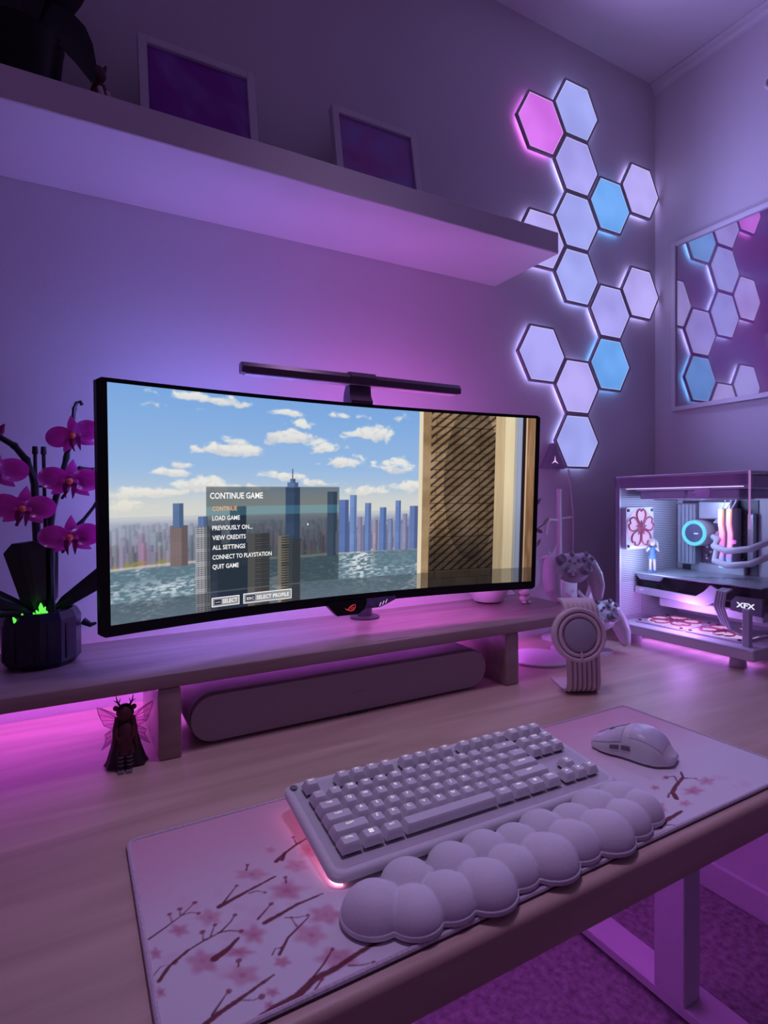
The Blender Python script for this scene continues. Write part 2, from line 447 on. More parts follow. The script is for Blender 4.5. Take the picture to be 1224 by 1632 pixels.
# ------------------------------------------------------------------ hexagon light panels on the back wall
HP = 0.1475
XA, XB, XC, XD = 1.0755, 1.2045, 1.3360, 1.4660
LAV = (0.34, 0.37, 0.86); PINK = (0.66, 0.15, 0.82); BLUE = (0.13, 0.37, 0.86); VIO = (0.38, 0.35, 0.86); LPK = (0.44, 0.37, 0.86)
def hex_mat(name, c, strength=1.0):
    """diffuser glow: a little paler in the middle and towards one side"""
    m = bpy.data.materials.new(name); m.use_nodes = True
    n = m.node_tree.nodes; l = m.node_tree.links; b = n['Principled BSDF']
    tc = n.new('ShaderNodeTexCoord'); nz = n.new('ShaderNodeTexNoise'); nz.inputs['Scale'].default_value = 9; nz.inputs['Detail'].default_value = 1
    oi = n.new('ShaderNodeObjectInfo'); ad = n.new('ShaderNodeVectorMath'); ad.operation = 'ADD'
    l.new(tc.outputs['Object'], ad.inputs[0]); l.new(oi.outputs['Location'], ad.inputs[1])
    l.new(ad.outputs[0], nz.inputs['Vector'])
    rp = n.new('ShaderNodeValToRGB'); e = rp.color_ramp.elements
    e[0].position = 0.35; e[0].color = tuple(x*0.88 for x in c)+(1,)
    e[1].position = 0.65; e[1].color = tuple(min(1, x*1.04+0.03) for x in c)+(1,)
    l.new(nz.outputs['Fac'], rp.inputs[0]); l.new(rp.outputs[0], b.inputs['Emission Color'])
    b.inputs['Emission Strength'].default_value = strength
    b.inputs['Base Color'].default_value = (0.08, 0.08, 0.09, 1); b.inputs['Roughness'].default_value = 0.5
    MATS[name] = m; return m
HM = {k: (hex_mat('hex_'+k, c), E('hexrim_'+k, tuple(min(1, x*.7+.28) for x in c), 1.0), E('hexback_'+k, c, 7.0, True))
      for k, c in dict(lav=LAV, pink=PINK, blue=BLUE, vio=VIO, lpk=LPK).items()}
def hexpts(r): return [(r*math.cos(R(60*i)), r*math.sin(R(60*i))) for i in range(6)]
def ring6(r0, r1, z0, z1):
    """hexagonal ring in the x-z wall plane; depth along -y"""
    m = MB(); a = hexpts(r0); b = hexpts(r1)
    vs = [(x, -z0, y) for x, y in a]+[(x, -z0, y) for x, y in b]+[(x, -z1, y) for x, y in a]+[(x, -z1, y) for x, y in b]
    fs = []
    for i in range(6):
        j = (i+1) % 6
        fs += [(i, j, 6+j, 6+i), (12+i, 18+i, 18+j, 12+j), (6+i, 6+j, 18+j, 18+i), (i, 12+i, 12+j, j)]
    return m.add(vs, fs)
RO = HP/math.sqrt(3)*0.995
hex_frame_me = ring6(RO-0.0064, RO, 0.0105, 0.0180).mesh('frame', MATS['hex_frame'], False)
def hexplate(r, z0, z1):
    return MB().loft([[(x, -z, y) for x, y in hexpts(r)] for z in (z0, z1)])
hex_dif = hexplate(RO-0.0084, 0.0110, 0.0172)
hex_rim = ring6(RO-0.0084, RO-0.0064, 0.0110, 0.0174)
hex_bak = hexplate(RO-0.015, 0.0075, 0.0102)
hex_spc = MB().box((-.012, -.0075, -.012), (.012, 0, .012))
spc_me = hex_spc.mesh('spacer', MATS['dark_grey'], False)
hex_cache = {}
def hexlight(x, z, k, label):
    t = thing('hexagon_light', label, 'wall light', (x, 0, z), group='hexagon light panels on the back wall')
    if k not in hex_cache:
        hex_cache[k] = (hex_dif.mesh('diffuser', HM[k][0], False), hex_rim.mesh('bright_edge', HM[k][1], False), hex_bak.mesh('back_glow', HM[k][2], False))
    a, b, c = hex_cache[k]
    inst('frame', hex_frame_me, t); inst('diffuser', a, t); inst('bright_edge', b, t); inst('back_glow', c, t); inst('spacer', spc_me, t)
B0 = 1.845
hexlight(XB, B0+2*HP, 'lav', 'topmost glowing lavender blue hexagon light panel')
hexlight(XA, B0+1.5*HP, 'pink', 'the one bright pink hexagon light panel')
hexlight(XB, B0+HP, 'vio', 'lavender hexagon light panel just below the topmost one, touching the pink panel')
hexlight(XB, B0, 'lav', 'lavender blue hexagon light panel touching the left side of the upper blue panel')
hexlight(XC, B0+.5*HP, 'blue', 'upper of the two sky blue hexagon light panels')
hexlight(XD, B0+HP, 'lpk', 'upper of the two hexagon light panels nearest the room corner')
hexlight(XA, B0-.5*HP, 'lpk', 'hexagon light panel mostly hidden behind the end of the white shelf')
hexlight(XB, B0-HP, 'lav', 'lavender blue hexagon light panel just right of the shelf end, below its tip')
hexlight(XC, B0-1.5*HP, 'vio', 'violet blue hexagon light panel directly above the lower sky blue panel')
hexlight(XD, B0-HP, 'lpk', 'lower of the two hexagon light panels nearest the room corner')
hexlight(XC, B0-2.5*HP, 'blue', 'lower of the two sky blue hexagon light panels')
hexlight(XA, B0-2.5*HP, 'vio', 'pale violet hexagon light panel above the top right monitor corner, leftmost of the lower ones')
hexlight(XB, B0-3*HP, 'lpk', 'pale lavender hexagon light panel directly above the lowest panel')
hexlight(XB, B0-4*HP, 'lav', 'lowest hexagon light panel, with the small triangular controller attached')
# added spots that strengthen the light the panels throw into the room
for x_, z_, c_ in ((1.14, 2.07, (.50, .34, 1.0)), (1.27, 1.85, (.38, .38, 1.0)), (1.33, 1.60, (.42, .36, 1.0)), (1.20, 1.38, (.42, .36, 1.0))):
    d_ = bpy.data.lights.new('panel_boost_spot', 'SPOT'); d_.energy = 3.1; d_.color = c_; d_.spot_size = R(178); d_.spot_blend = 1.0; d_.shadow_soft_size = 0.0
    o_ = bpy.data.objects.new('panel_boost_spot', d_); COL.objects.link(o_); o_.location = (x_, -.06, z_); o_.rotation_euler = (R(-90), 0, 0)
# triangular controller
ct = thing('light_controller', 'small violet triangular controller attached to the lowest hexagon panel', 'light controller', (1.122, 0, 1.203))
M('controller_violet', (0.34, 0.28, 0.42), 0.5)
tri = [(-0.046, -0.026), (0.040, -0.026), (-0.003, 0.050)]
def shrink(poly, k):
    cx_ = sum(p[0] for p in poly)/len(poly); cy_ = sum(p[1] for p in poly)/len(poly)
    return [(cx_+(x-cx_)*k, cy_+(y-cy_)*k) for x, y in poly]
UP = Matrix(((1, 0, 0, 0), (0, 0, -1, 0), (0, 1, 0, 0), (0, 0, 0, 1)))      # (x,y,z)->(x,-z,y)
MB().prism(shrink(tri, 0.9), 0, 0.018, UP, 0.003).build('body', MATS['controller_violet'], ct)
yl = MB()
for a in (90, 210, 330):
    yl.prism([(0.0018*math.cos(R(a+90)), 0.0018*math.sin(R(a+90))), (0.013*math.cos(R(a)), 0.013*math.sin(R(a))), (0.0018*math.cos(R(a-90)), 0.0018*math.sin(R(a-90)))][::-1], 0.0181, 0.0190, UP @ T(-0.003, -0.003, 0))
yl.build('three_pointed_logo', E('logo_pink', (1, .55, .95), 1.0), ct, False)
# power cable hanging from the panels
tag(MB().tube([(1.181, -.006, 1.180), (1.188, -.008, 1.13), (1.196, -.008, 1.07), (1.198, -.008, 1.0), (1.193, -.008, .93), (1.19, -.008, .85), (1.188, -.008, .742)], 0.0028, 8).build('power_cable', MATS['white_matte']),
    'thin white power cable hanging from the lowest hexagon panel', 'cable')

# ------------------------------------------------------------------ framed artwork on the right wall
ar = thing('wall_picture', 'large white framed abstract artwork with glossy glazing on the right wall', 'picture frame', (XW, -0.062, 1.352))
W_, H_, bd = 0.66, 0.488, 0.013
fr = MB()
fr.box((-.016, -bd, 0), (0, 0, H_), .001, 1); fr.box((-.016, -W_, 0), (0, -W_+bd, H_), .001, 1)
fr.box((-.016, -W_+bd, 0), (0, -bd, bd), .001, 1); fr.box((-.016, -W_+bd, H_-bd), (0, -bd, H_), .001, 1)
fr.build('frame', MATS['white'], ar, False)
MB().box((-.006, -W_+bd, bd), (-.003, -bd, H_-bd)).build('picture', MATS['print_wall'], ar, False)
def glaze(name, f):
    m = bpy.data.materials.new(name); m.use_nodes = True
    n = m.node_tree.nodes; l = m.node_tree.links; n.remove(n['Principled BSDF'])
    t = n.new('ShaderNodeBsdfTransparent'); g = n.new('ShaderNodeBsdfGlossy'); g.inputs['Roughness'].default_value = 0.0
    g.inputs['Color'].default_value = (1, 1, 1, 1)
    mx = n.new('ShaderNodeMixShader'); mx.inputs[0].default_value = f
    l.new(t.outputs[0], mx.inputs[1]); l.new(g.outputs[0], mx.inputs[2]); l.new(mx.outputs[0], n['Material Output'].inputs[0])
    MATS[name] = m; return m
MB().box((-.0105, -W_+bd, bd), (-.0085, -bd, H_-bd)).build('glass_pane', glaze('glazing', 0.40), ar, False)
# round wall fitting at the very edge of the view
wr = thing('wall_hook', 'small round white ring fitting high on the right wall', 'wall fitting', (XW, -0.328, 2.14))
MB().torus((0, 0, 0), .016, .004, 32, 8, RY(90) @ T(0, 0, -.006)).build('ring', MATS['white'], wr)
MB().lathe([(.006, 0), (.006, .012), (.003, .014)], 20, RY(-90)).build('boss', MATS['white'], wr)

# ================================================================== DESK
dk = thing('desk', 'pale wooden standing desk with white metal legs', 'desk', (0.55, -0.37, 0))
def dloc(p): return (p[0]-0.55, p[1]+0.37, p[2])
top = MB()
yf, yb, zb_, zt_ = -0.7440, -0.001, 0.697, DZ
rr = 0.007
prof = [(yb, zb_), (yb, zt_)]
for a in (90, 60, 30, 0): prof.append((yf+rr-rr*math.cos(R(a)), zt_-rr+rr*math.sin(R(a))))
for a in (0, -45, -90): prof.append((yf+.004-.004*math.cos(R(a)), zb_+.004+.004*math.sin(R(a))))
top.loft([[dloc((x, y, z)) for y, z in prof] for x in (-0.55, 1.535)])
top.build('desk_top', MATS['desk_wood'], dk, True, 40)
M('leg_white', (0.66, 0.64, 0.68), 0.45, nscale=20, namt=0.02)
for x0 in (1.095, -0.33):
    MB().box(dloc((x0, -0.395, 0.035)), dloc((x0+.055, -0.325, 0.697)), .002, 1).build('leg_column', MATS['leg_white'], dk, False)
    MB().box(dloc((x0+.002, -0.72, 0.012)), dloc((x0+.087, -0.06, 0.035)), .002, 1).build('foot_beam', MATS['leg_white'], dk, False)
    for yy in (-.70, -.08):
        MB().lathe([(.018, 0), (.018, .010), (.012, .012)], 20, T(*dloc((x0+.044, yy, 0)))).build('leveling_pad', MATS['dark_grey'], dk)
MB().box(dloc((-0.33, -0.40, 0.665)), dloc((1.15, -0.32, 0.697)), .002, 1).build('cross_rail', MATS['leg_white'], dk, False)
STRIP_V = E('led_violet', (0.62, 0.12, 1.0), 36, True)
MB().box(dloc((-0.5, -0.055, 0.690)), dloc((1.50, -0.045, 0.6965))).build('under_desk_led_strip', STRIP_V, dk, False)

# ------------------------------------------------------------------ monitor riser
rs = thing('monitor_riser', 'wooden monitor riser spanning the desk under the monitor', 'monitor riser', (0.4, -0.15, DZ))
def rloc(p): return (p[0]-0.4, p[1]+0.15, p[2]-DZ)
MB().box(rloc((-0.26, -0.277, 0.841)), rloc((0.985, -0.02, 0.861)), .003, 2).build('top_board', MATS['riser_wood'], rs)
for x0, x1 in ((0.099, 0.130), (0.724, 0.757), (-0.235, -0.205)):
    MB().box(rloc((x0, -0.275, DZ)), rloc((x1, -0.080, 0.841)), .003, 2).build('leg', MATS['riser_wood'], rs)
STRIP_M = E('led_magenta', (0.66, 0.12, 0.95), 22, True)
MB().box(rloc((-0.25, -0.050, 0.8345)), rloc((0.97, -0.040, 0.8405))).build('led_strip', STRIP_M, rs, False)
eng = MB()
for x, w in ((.452, .010), (.464, .006), (.472, .013), (.487, .008), (.497, .011), (.510, .004)):
    eng.box(rloc((x, -.266, .8611)), rloc((x+w, -.2635, .8613)))
eng.build('engraved_mark', MATS['dark_grey'], rs, False)

# ================================================================== MONITOR
MX, MY, MZ, MW, MH, MK, MT, MYW = .4294, -.2124, 1.0939, .7984, .352, .2229, -.0483, .0105
MR = MW/2/math.sin(MK)
def scr_np(u, v, off):
    a = u/(MW/2)*MK
    lx = MR*np.sin(a)-off*np.sin(a); ly = -MR*(1-np.cos(a))-off*np.cos(a)
    y2 = ly*math.cos(MT)+v*math.sin(MT); z2 = v*math.cos(MT)-ly*math.sin(MT)
    return MX+lx*math.cos(MYW)-y2*math.sin(MYW), MY+lx*math.sin(MYW)+y2*math.cos(MYW), MZ+z2
MO = Vector((0.50, -0.11, 0.861))
def scr(u, v, off=0.0):
    x, y, z = scr_np(np.float64(u), np.float64(v), off); return Vector((x, y, z))-MO
mo = thing('monitor', 'curved ultrawide black monitor showing a game menu over a city skyline', 'monitor', MO)
def scr_slab(u0, u1, v0, v1, o0, o1, nu=40, rc=0.0):
    """curved slab; o0 = back, o1 = front"""
    m = MB(); us = np.linspace(u0, u1, nu+1); rings = []
    for i, u in enumerate(us):
        d = min(u-u0, u1-u); s = 0.0
        if rc and d < rc: s = rc-math.sqrt(max(0, rc*rc-(rc-d)**2))
        a, b = v0+s, v1-s
        rings.append([scr(u, a, o0), scr(u, b, o0), scr(u, b, o1), scr(u, a, o1)])
    return m.loft(rings)
hs = scr_slab(-.3992, .3992, -.176, .176, -.013, 0.0, 120, .004)
hs.build('housing', MATS['black'], mo, False)
bk = MB()
rings = []
for s_, o_ in ((.97, -.0128), (.93, -.026), (.72, -.040), (.40, -.050)):
    ring = []
    n = 14
    for i in range(n+1): ring.append(scr(-.3992*s_+2*.3992*s_*i/n, -.172*s_, o_))
    for i in range(n+1): ring.append(scr(.3992*s_-2*.3992*s_*i/n, .172*s_, o_))
    rings.append(ring)
bk.loft(rings).build('back_shell', MATS['black'], mo, True, 50)

# ---- picture on the screen, painted point by point
def paint_screen():
    nx, ny = 760, 326
    u = np.linspace(-386, 389, nx); v = np.linspace(-160, 170, ny)
    U, V = np.meshgrid(u, v)
    def C(*c): return np.array(c, float)
    img = np.zeros((ny, nx, 3))
    def over(mask, col): img[...] = img*(1-mask[..., None])+np.asarray(col, float)*mask[..., None]
    t = np.clip((V+25)/195, 0, 1)[..., None]
    top_, mid_, low_ = C(122, 166, 222), C(150, 184, 224), C(216, 214, 206)
    img[...] = np.where(t > .45, mid_+(top_-mid_)*(t-.45)/.55, low_+(mid_-low_)*np.clip(t/.45, 0, 1)**.8)
    wx = (fbm(U/40+7, V/40+2, 1, 3, 17)-.5)*26; wy = (fbm(U/40+1, V/40+5, 1, 3, 18)-.5)*12
    n1 = fbm((U+wx)/24+3, (V+wy)/14+9, 1.0, 5, 3); n2 = fbm((U+wx)/9, (V+wy)/6, 1.0, 4, 8)
    cl = np.zeros_like(U); lowr = np.zeros_like(U)
    for cx_, cy_, a, b, k in ((-216, 86, 50, 13, 1.15), (-205, 98, 26, 10, 1.0), (-305, 50, 40, 9, 1.0), (-290, 60, 20, 7, .8), (-330, 20, 70, 13, .85), (-240, 30, 80, 14, .85), (-130, 46, 40, 8, .9),
                          (-112, 112, 46, 20, 1.05), (-90, 130, 26, 12, .8), (-60, 94, 44, 16, .95), (-20, 72, 46, 15, .95), (-250, 160, 110, 12, .72), (-310, 148, 50, 9, .5), (-120, 150, 50, 8, .55), (-60, 36, 44, 9, .85),
                          (40, 122, 52, 20, .9), (75, 66, 50, 18, .85), (110, 30, 50, 13, .85), (20, 22, 80, 12, .85), (-370, 2, 60, 12, .8), (-10, 152, 50, 8, .6), (95, 155, 50, 10, .5)):
        m = k*np.exp(-(((U-cx_)/a)**2+((V-cy_)/b*np.where(V < cy_, 1.5, 1.0))**2))
        lowr = np.where(m > cl, (cy_-V)/b, lowr); cl = np.maximum(cl, m)
    dens = cl*.95+(n1-.5)*1.15+(n2-.5)*.35
    cm = sstep(.34, .66, dens)*sstep(.05, .22, cl)
    over(cm*.93, (236, 234, 226))
    over(cm*np.clip(sstep(-.5, 1.0, lowr)*.55+sstep(.55, .35, n2)*.25, 0, .7), (182, 186, 202))
    over(np.exp(-((V-2)/22)**2)*.5, (222, 216, 198))
    over(sstep(-14, -24, V), (160, 168, 186))
    rng = np.random.RandomState(5)
    # far skyline: rows of blocks from the back forwards
    def block(x0, x1, top, base, col, win=None, wcol=None, pitch=(3.0, 3.2), lit=.5):
        i0, i1 = np.searchsorted(u, [x0, x1]); j0, j1 = np.searchsorted(v, [base, top])
        if i1 <= i0 or j1 <= j0: return
        c = np.array(col, float); sub = img[j0:j1, i0:i1]; uu = U[j0:j1, i0:i1]; vv = V[j0:j1, i0:i1]
        sub[...] = c
        sub[uu >= x0+(x1-x0)*.62] = c*.80
        if win:
            gx = np.abs(((uu-x0)/pitch[0]) % 1-.5); gy = np.abs(((vv-base)/pitch[1]) % 1-.5)
            w = (gx < .30) & (gy < .28); sub[w] = sub[w]*(1-lit)+np.array(wcol, float)*lit
    for row, (b0, b1, n, h0, h1) in enumerate(((-34, -26, 150, 1, 7), (-48, -34, 150, 3, 13), (-62, -48, 140, 4, 16), (-82, -64, 120, 4, 17))):
        for i in range(n):
            x = rng.uniform(-395, 150); w = rng.uniform(3, 12); b = rng.uniform(b0, b1)
            f = row/3; haze = np.array((158, 168, 192)); near = np.array((rng.uniform(96, 150), rng.uniform(98, 128), rng.uniform(116, 146)))
            block(x, x+w, b+rng.uniform(h0, h1), -90, haze*(1-f)*.92+(near*.75+haze*.25)*f+rng.uniform(-16, 16), True, (84, 92, 120), (2.2, 2.6), .22)
    # aerial haze softens the far blocks
    for _ in range(2):
        b2 = img.copy(); b2[1:-1, 1:-1] = (img[1:-1, 1:-1]*2+img[:-2, 1:-1]+img[2:, 1:-1]+img[1:-1, :-2]+img[1:-1, 2:])/6
        far = (V < -10) & (V > -86); img[far] = b2[far]
    over(sstep(-66, -22, V)*((V < -12)).astype(float)*.40, (172, 178, 194))
    # water with glints
    wt = (V < -84-2*np.sin(U/60)).astype(float)
    over(wt, (92, 118, 132)); 
    wn = fbm(U/7, V/2.2, 1.0, 4, 12); wb_ = fbm(U/70, V/30, 1.0, 3, 21)
    over(wt*sstep(.46, .66, wn)*.35, (140, 160, 172)); over(wt*sstep(-110, -160, V)*.45, (150, 168, 184)); over(wt*sstep(.58, .74, wb_*.6+wn*.42)*.55, (215, 224, 232))
    over(wt*np.exp(-((U+300)/60)**2-((V+118)/13)**2)*sstep(.35, .6, wn)*.8, (225, 232, 238))
    over(wt*np.exp(-((U-20)/22)**2-((V+104)/30)**2)*sstep(.38, .6, wn)*.9, (236, 238, 240))
    over(np.exp(-((V+84-2*np.sin(U/60))/2.0)**2)*.75, (214, 208, 190))
    tr_ = sstep(.5, .58, fbm(U/5, V/4, 1, 3, 33))*np.exp(-((V+78)/3.5)**2); over(tr_*.8, (150, 140, 60))
    # landmark towers
    block(-305, -279, -26, -86, (128, 112, 112), True, (90, 80, 90), (3, 3), .4)
    block(-301, -285, 6, -30, (96, 122, 160), True, (60, 84, 130), (2.5, 3), .5)
    block(-215, -188, 0, -90, (60, 74, 100), True, (40, 50, 80), (3, 3), .5)
    block(-122, -97, 30, -90, (84, 110, 160), True, (56, 76, 120), (2.6, 50), .5)
    block(-119, -100, 38, 28, (92, 118, 165)); block(-114, -105, 44, 36, (90, 112, 155)); block(-110.6, -109.0, 60, 40, (90, 105, 140))
    block(-46, -28, 22, -88, (92, 116, 150), True, (64, 82, 120), (2.6, 3), .5)
    for i in range(46):
        x0 = rng.uniform(-30, 128); block(x0, x0+rng.uniform(4, 11), rng.uniform(-62, -26), -84, np.array((128, 134, 164))+rng.uniform(-22, 22), True, (84, 92, 130), (2, 2.6), .35)
    for x0, x1, tp, c in ((-24, -6, 8, (96, 120, 178)), (-4, 10, 16, (120, 150, 205)), (13, 21, -22, (150, 142, 176)), (26, 38, 2, (110, 138, 196)), (42, 50, -30, (176, 160, 182)), (56, 69, -6, (100, 130, 190)),
                          (73, 82, -26, (138, 150, 196)), (87, 99, 6, (112, 140, 198)), (103, 112, -18, (150, 150, 186)), (117, 134, -4, (104, 126, 180))):
        block(x0, x1, tp, -84, c, True, (70, 84, 130), (2.2, 3), .45)
    # foreground towers
    block(-247, -228, -34, -160, (70, 80, 104), True, (44, 52, 76), (2.4, 200), .6)
    block(-268, -246, -30, -160, (172, 172, 178), True, (40, 42, 54), (2.6, 3.2), .85); block(-264, -250, -14, -30, (104, 128, 176), True, (60, 80, 130), (2.6, 3), .5)
    block(-232, -160, -58, -160, (46, 58, 78), True, (84, 96, 110), (5, 300), .4)
    block(-186, -150, -44, -160, (124, 118, 112), True, (60, 60, 62), (60, 3.6), .8)
    block(-132, -96, -56, -160, (92, 96, 104), True, (58, 62, 72), (4, 3), .5)
    block(-135, -116, -50, -160, (196, 178, 150), True, (52, 50, 56), (30, 4.2), .85)
    # facade at the right: left reveal, masonry with raking shadows, pale pilaster, blue grey and timber strips
    fx = 134
    wall = (U > fx).astype(float)
    bn = fbm(U/30, V/30, 1, 4, 44)
    img[...] = np.where(wall[..., None] > 0, (C(150, 122, 92)+(bn[..., None]-.5)*70), img)
    cours = (np.abs((V/16) % 1-.5) > .46) & (wall > 0); img[cours] *= .62
    brk = (np.abs((U/38+np.floor(V/16)*.5) % 1-.5) > .485) & (wall > 0); img[brk] *= .72
    dg_ = ((V*1.0-U*.75)/15.0) % 1
    dsh = sstep(.46, .36, dg_+(bn-.5)*.25)*sstep(.0, .06, dg_)*((U > fx+26) & (U < 306) & (V > -128))
    img[...] = img*(1-.58*dsh[..., None])
    big = (((U-250)/62)**2+((V-40)/150)**2 < 1) & (U > fx+26) & (U < 312); img[big] *= .74
    low = sstep(-20, -120, V)*((U > fx+20) & (U < 318)); img[...] = img*(1-.62*low[..., None])
    st = (U > fx) & (U < fx+8); img[st] = C(228, 214, 186)
    st = (U > fx+8) & (U < fx+24); img[st] = C(150, 124, 92)+(bn[st][:, None]-.5)*60
    def strip(a, b, c0, nz=12, s=(2, 60), seed=3):
        m = (U >= a) & (U < b); q = fbm(U/s[0], V/s[1], 1, 3, seed); img[m] = np.array(c0, float)+((q-.5)[..., None]*nz*2)[m]
    strip(300, 321, (196, 172, 136), 14); strip(321, 343, (226, 208, 172), 8); strip(343, 348, (176, 170, 160)); strip(348, 360, (150, 158, 186), 10)
    strip(360, 368, (34, 26, 30), 6); strip(368, 371, (214, 180, 146), 6); strip(371, 390, (142, 106, 76), 30, (4, 40))
    img[...] *= (1-.18*sstep(60, -140, V)*(U > 296))[..., None]
    # translucent bottom bar and menu card
    img[V < -131] = img[V < -131]*.72+np.array((40, 48, 58))*.10
    card = (U > -252) & (U < -24) & (V < 30) & (V > -132)
    img[card] = img[card]*.50+C(44, 58, 62)*.34
    band = card & (V < 0) & (V > -14); img[band] = img[band]*.8+C(80, 170, 190)*.28
    edge = card & ((V > 29) | (V < -130) | (U < -251) | (U > -25)); img[edge] = img[edge]*.6+C(130, 140, 140)*.4
    X, Y, Z = scr_np(U/1000, V/1000, 0.0006)
    pos = np.stack([X-MO[0], Y-MO[1], Z-MO[2]], -1)
    return pos, nlin(img)
pos, rgb = paint_screen()
print_mat('screen_picture', 0.3, emit=1.0, spec=0.3)
inst('screen', grid_mesh('screen', pos, rgb, MATS['screen_picture']), mo)

UIW = E('ui_white', (0.93, 0.93, 0.90), 1.0); UIO = E('ui_orange', (0.80, 0.42, 0.16), 1.0); UID = E('ui_dark', (0.015, 0.022, 0.045), 1.0)
UIG = E('ui_grey', (0.26, 0.27, 0.29), 1.0)
def fit_text(name, s, u0, v0, width, height, mat, off, bold=0.0):
    vs, fs = text_geo(s, 1.0, 'LEFT', bold)
    x0 = min(v.x for v in vs); x1 = max(v.x for v in vs)
    vs0, _ = text_geo('H', 1.0); hh = max(v.y for v in vs0)
    m = MB().add([scr(u0+(v.x-x0)/(x1-x0)*width, v0+v.y/hh*height, off) for v in vs], fs)
    return m.build(name, mat, mo, False)
mm = .001
fit_text('menu_heading', 'CONTINUE GAME', -246*mm, 12*mm, 85*mm, 9.0*mm, UIW, .0009, .018)
for s, v0, w, mt in (('CONTINUE', -6.5, 39, UIO), ('LOAD GAME', -21, 43.5, UIW), ('PREVIOUSLY ON...', -36, 64, UIW), ('VIEW CREDITS', -51, 53, UIW),
                     ('ALL SETTINGS', -66, 52, UIW), ('CONNECT TO PLAYSTATION', -81, 96.5, UIW), ('QUIT GAME', -95.5, 41.5, UIW)):
    fit_text('menu_text', s, -242.5*mm, v0*mm, w*mm, 6.6*mm, mt, .0009, .016)
def ui_box(name, u0, u1, v0, v1, mat, off):
    return scr_slab(u0*mm, u1*mm, v0*mm, v1*mm, off-.0001, off, 6).build(name, mat, mo, False)
for (u0, u1, v0, v1, key, kw, txt, tw) in ((-244, -200, -154.5, -140, '\u2014', 8, 'SELECT', 24), (-193.5, -111, -155, -139, 'ESC', 12, 'SELECT PROFILE', 56)):
    ui_box('button_border', u0, u1, v0, v1, UIW, .0009); ui_box('button_face', u0+1.2, u1-1.2, v0+1.2, v1-1.2, UIG, .0012)
    ui_box('button_key', u0+4, u0+7+kw, v0+3.5, v1-3.5, UID, .0015)
    fit_text('button_text', key, (u0+5.5)*mm, (v0+5.6)*mm, kw*mm, (4.2 if key == 'ESC' else 4)*mm, UIW, .0018, .012)
    fit_text('button_text', txt, (u0+(16.5 if kw == 8 else 21.5))*mm, (v0+4.8)*mm, tw*mm, 6*mm, UIW, .0018, .014)
# mouse pointer on the screen
MB().add([scr(-83.5*mm, -30*mm, .0012), scr(-80.5*mm, -33*mm, .0012), scr(-83.5*mm, -34.5*mm, .0012)], [(0, 1, 2)]).build('mouse_pointer', UIW, mo, False)

def scr_prism(poly, o0, o1):
    m = MB(); n = len(poly)
    vs = [scr(u*mm, v*mm, o0) for u, v in poly]+[scr(u*mm, v*mm, o1) for u, v in poly]
    fs = [tuple(range(n))[::-1], tuple(range(n, 2*n))]+[(i, (i+1) % n, n+(i+1) % n, n+i) for i in range(n)]
    return m.add(vs, fs)
scr_prism([(-46, -170), (-45, -176), (-27, -195.5), (13, -196), (26, -188), (30, -176), (30, -170)], -.012, .004).build('logo_badge', MATS['black'], mo, False)
M('acrylic_violet', (0.16, 0.10, 0.26), 0.15, nscale=60, namt=0.4)
scr_prism([(30.2, -170), (30.2, -176), (26.2, -188.4), (58, -188), (70, -184), (90, -176), (90, -170)], -.012, .002).build('patterned_fin', MATS['acrylic_violet'], mo, False)
for k in range(3):
    u0 = 56+k*6.0
    scr_prism([(u0, -186+k*2.2), (u0+2, -186+k*2.2), (u0+5, -179.0+k*2.2), (u0+3, -179.0+k*2.2)], .002, .0024).build('fin_stripe', E('stripe_pink', (.75, .45, .9), .7), mo, False)
scr_prism([(44, -188.2), (46, -188.2), (57, -176), (55, -176)], .002, .0024).build('fin_stripe', MATS['acrylic_violet'], mo, False)
# red eye-shaped emblem
RED = E('logo_red', (0.75, 0.05, 0.06), 0.75)
def ribbon(pts, w):
    l = []; r = []
    for i, p in enumerate(pts):
        a = Vector(pts[min(i+1, len(pts)-1)])-Vector(pts[max(i-1, 0)]); a.normalize(); nrm = Vector((-a.y, a.x))
        l.append(tuple(Vector(p)+nrm*w[i]/2)); r.append(tuple(Vector(p)-nrm*w[i]/2))
    return l, r
def logo_ribbon(pts, w):
    l, r = ribbon(pts, w); m = MB(); n = len(l)
    vs = [scr((u-2)*mm, (v-184.5)*mm, .0045) for u, v in l+r]
    return m.add(vs, [(i, i+1, n+i+1, n+i) for i in range(n-1)])
lg = logo_ribbon([(-5.5, -1.5), (-2, 2.5), (3, 5.5), (9.5, 7.0)], [.4, 1.7, 2.0, .5])
for pts, w in (([(9.5, 7), (9.0, 2), (6.5, -2.5), (2.5, -4.0)], [.5, 1.4, 1.5, 1.2]), ([(2.5, -4), (-2, -3.2), (-6, 1.0)], [1.4, 1.4, .4]), ([(-4, -2.6), (-8, -.8), (-11, 2)], [1.2, 1.3, .3]),
               ([(-1.5, -1.2), (2, 1.2), (6.5, 2.4)], [.5, 1.3, .4]), ([(6.5, 2.4), (5.5, -.6), (2.0, -2.0)], [.5, 1.0, .6])):
    q = logo_ribbon(pts, w); lg.add(q.v, q.f)
lg.build('red_logo', RED, mo, False)
# stand behind the screen
MB().lathe([(.030, 0), (.030, .003), (.026, .005)], 32, T(.02, .03, 0)).build('stand_foot', MATS['dark_grey'], mo)
MB().tube([(0.02, .03, .004), (0.02, .03, .22)], .015, 20).build('stand_post', MATS['dark_grey'], mo)
MB().tube([(0.02, .03, .215), (-.04, -.01, .225), (-.072, -.05, .232)], .014, 14).build('stand_arm', MATS['dark_grey'], mo)
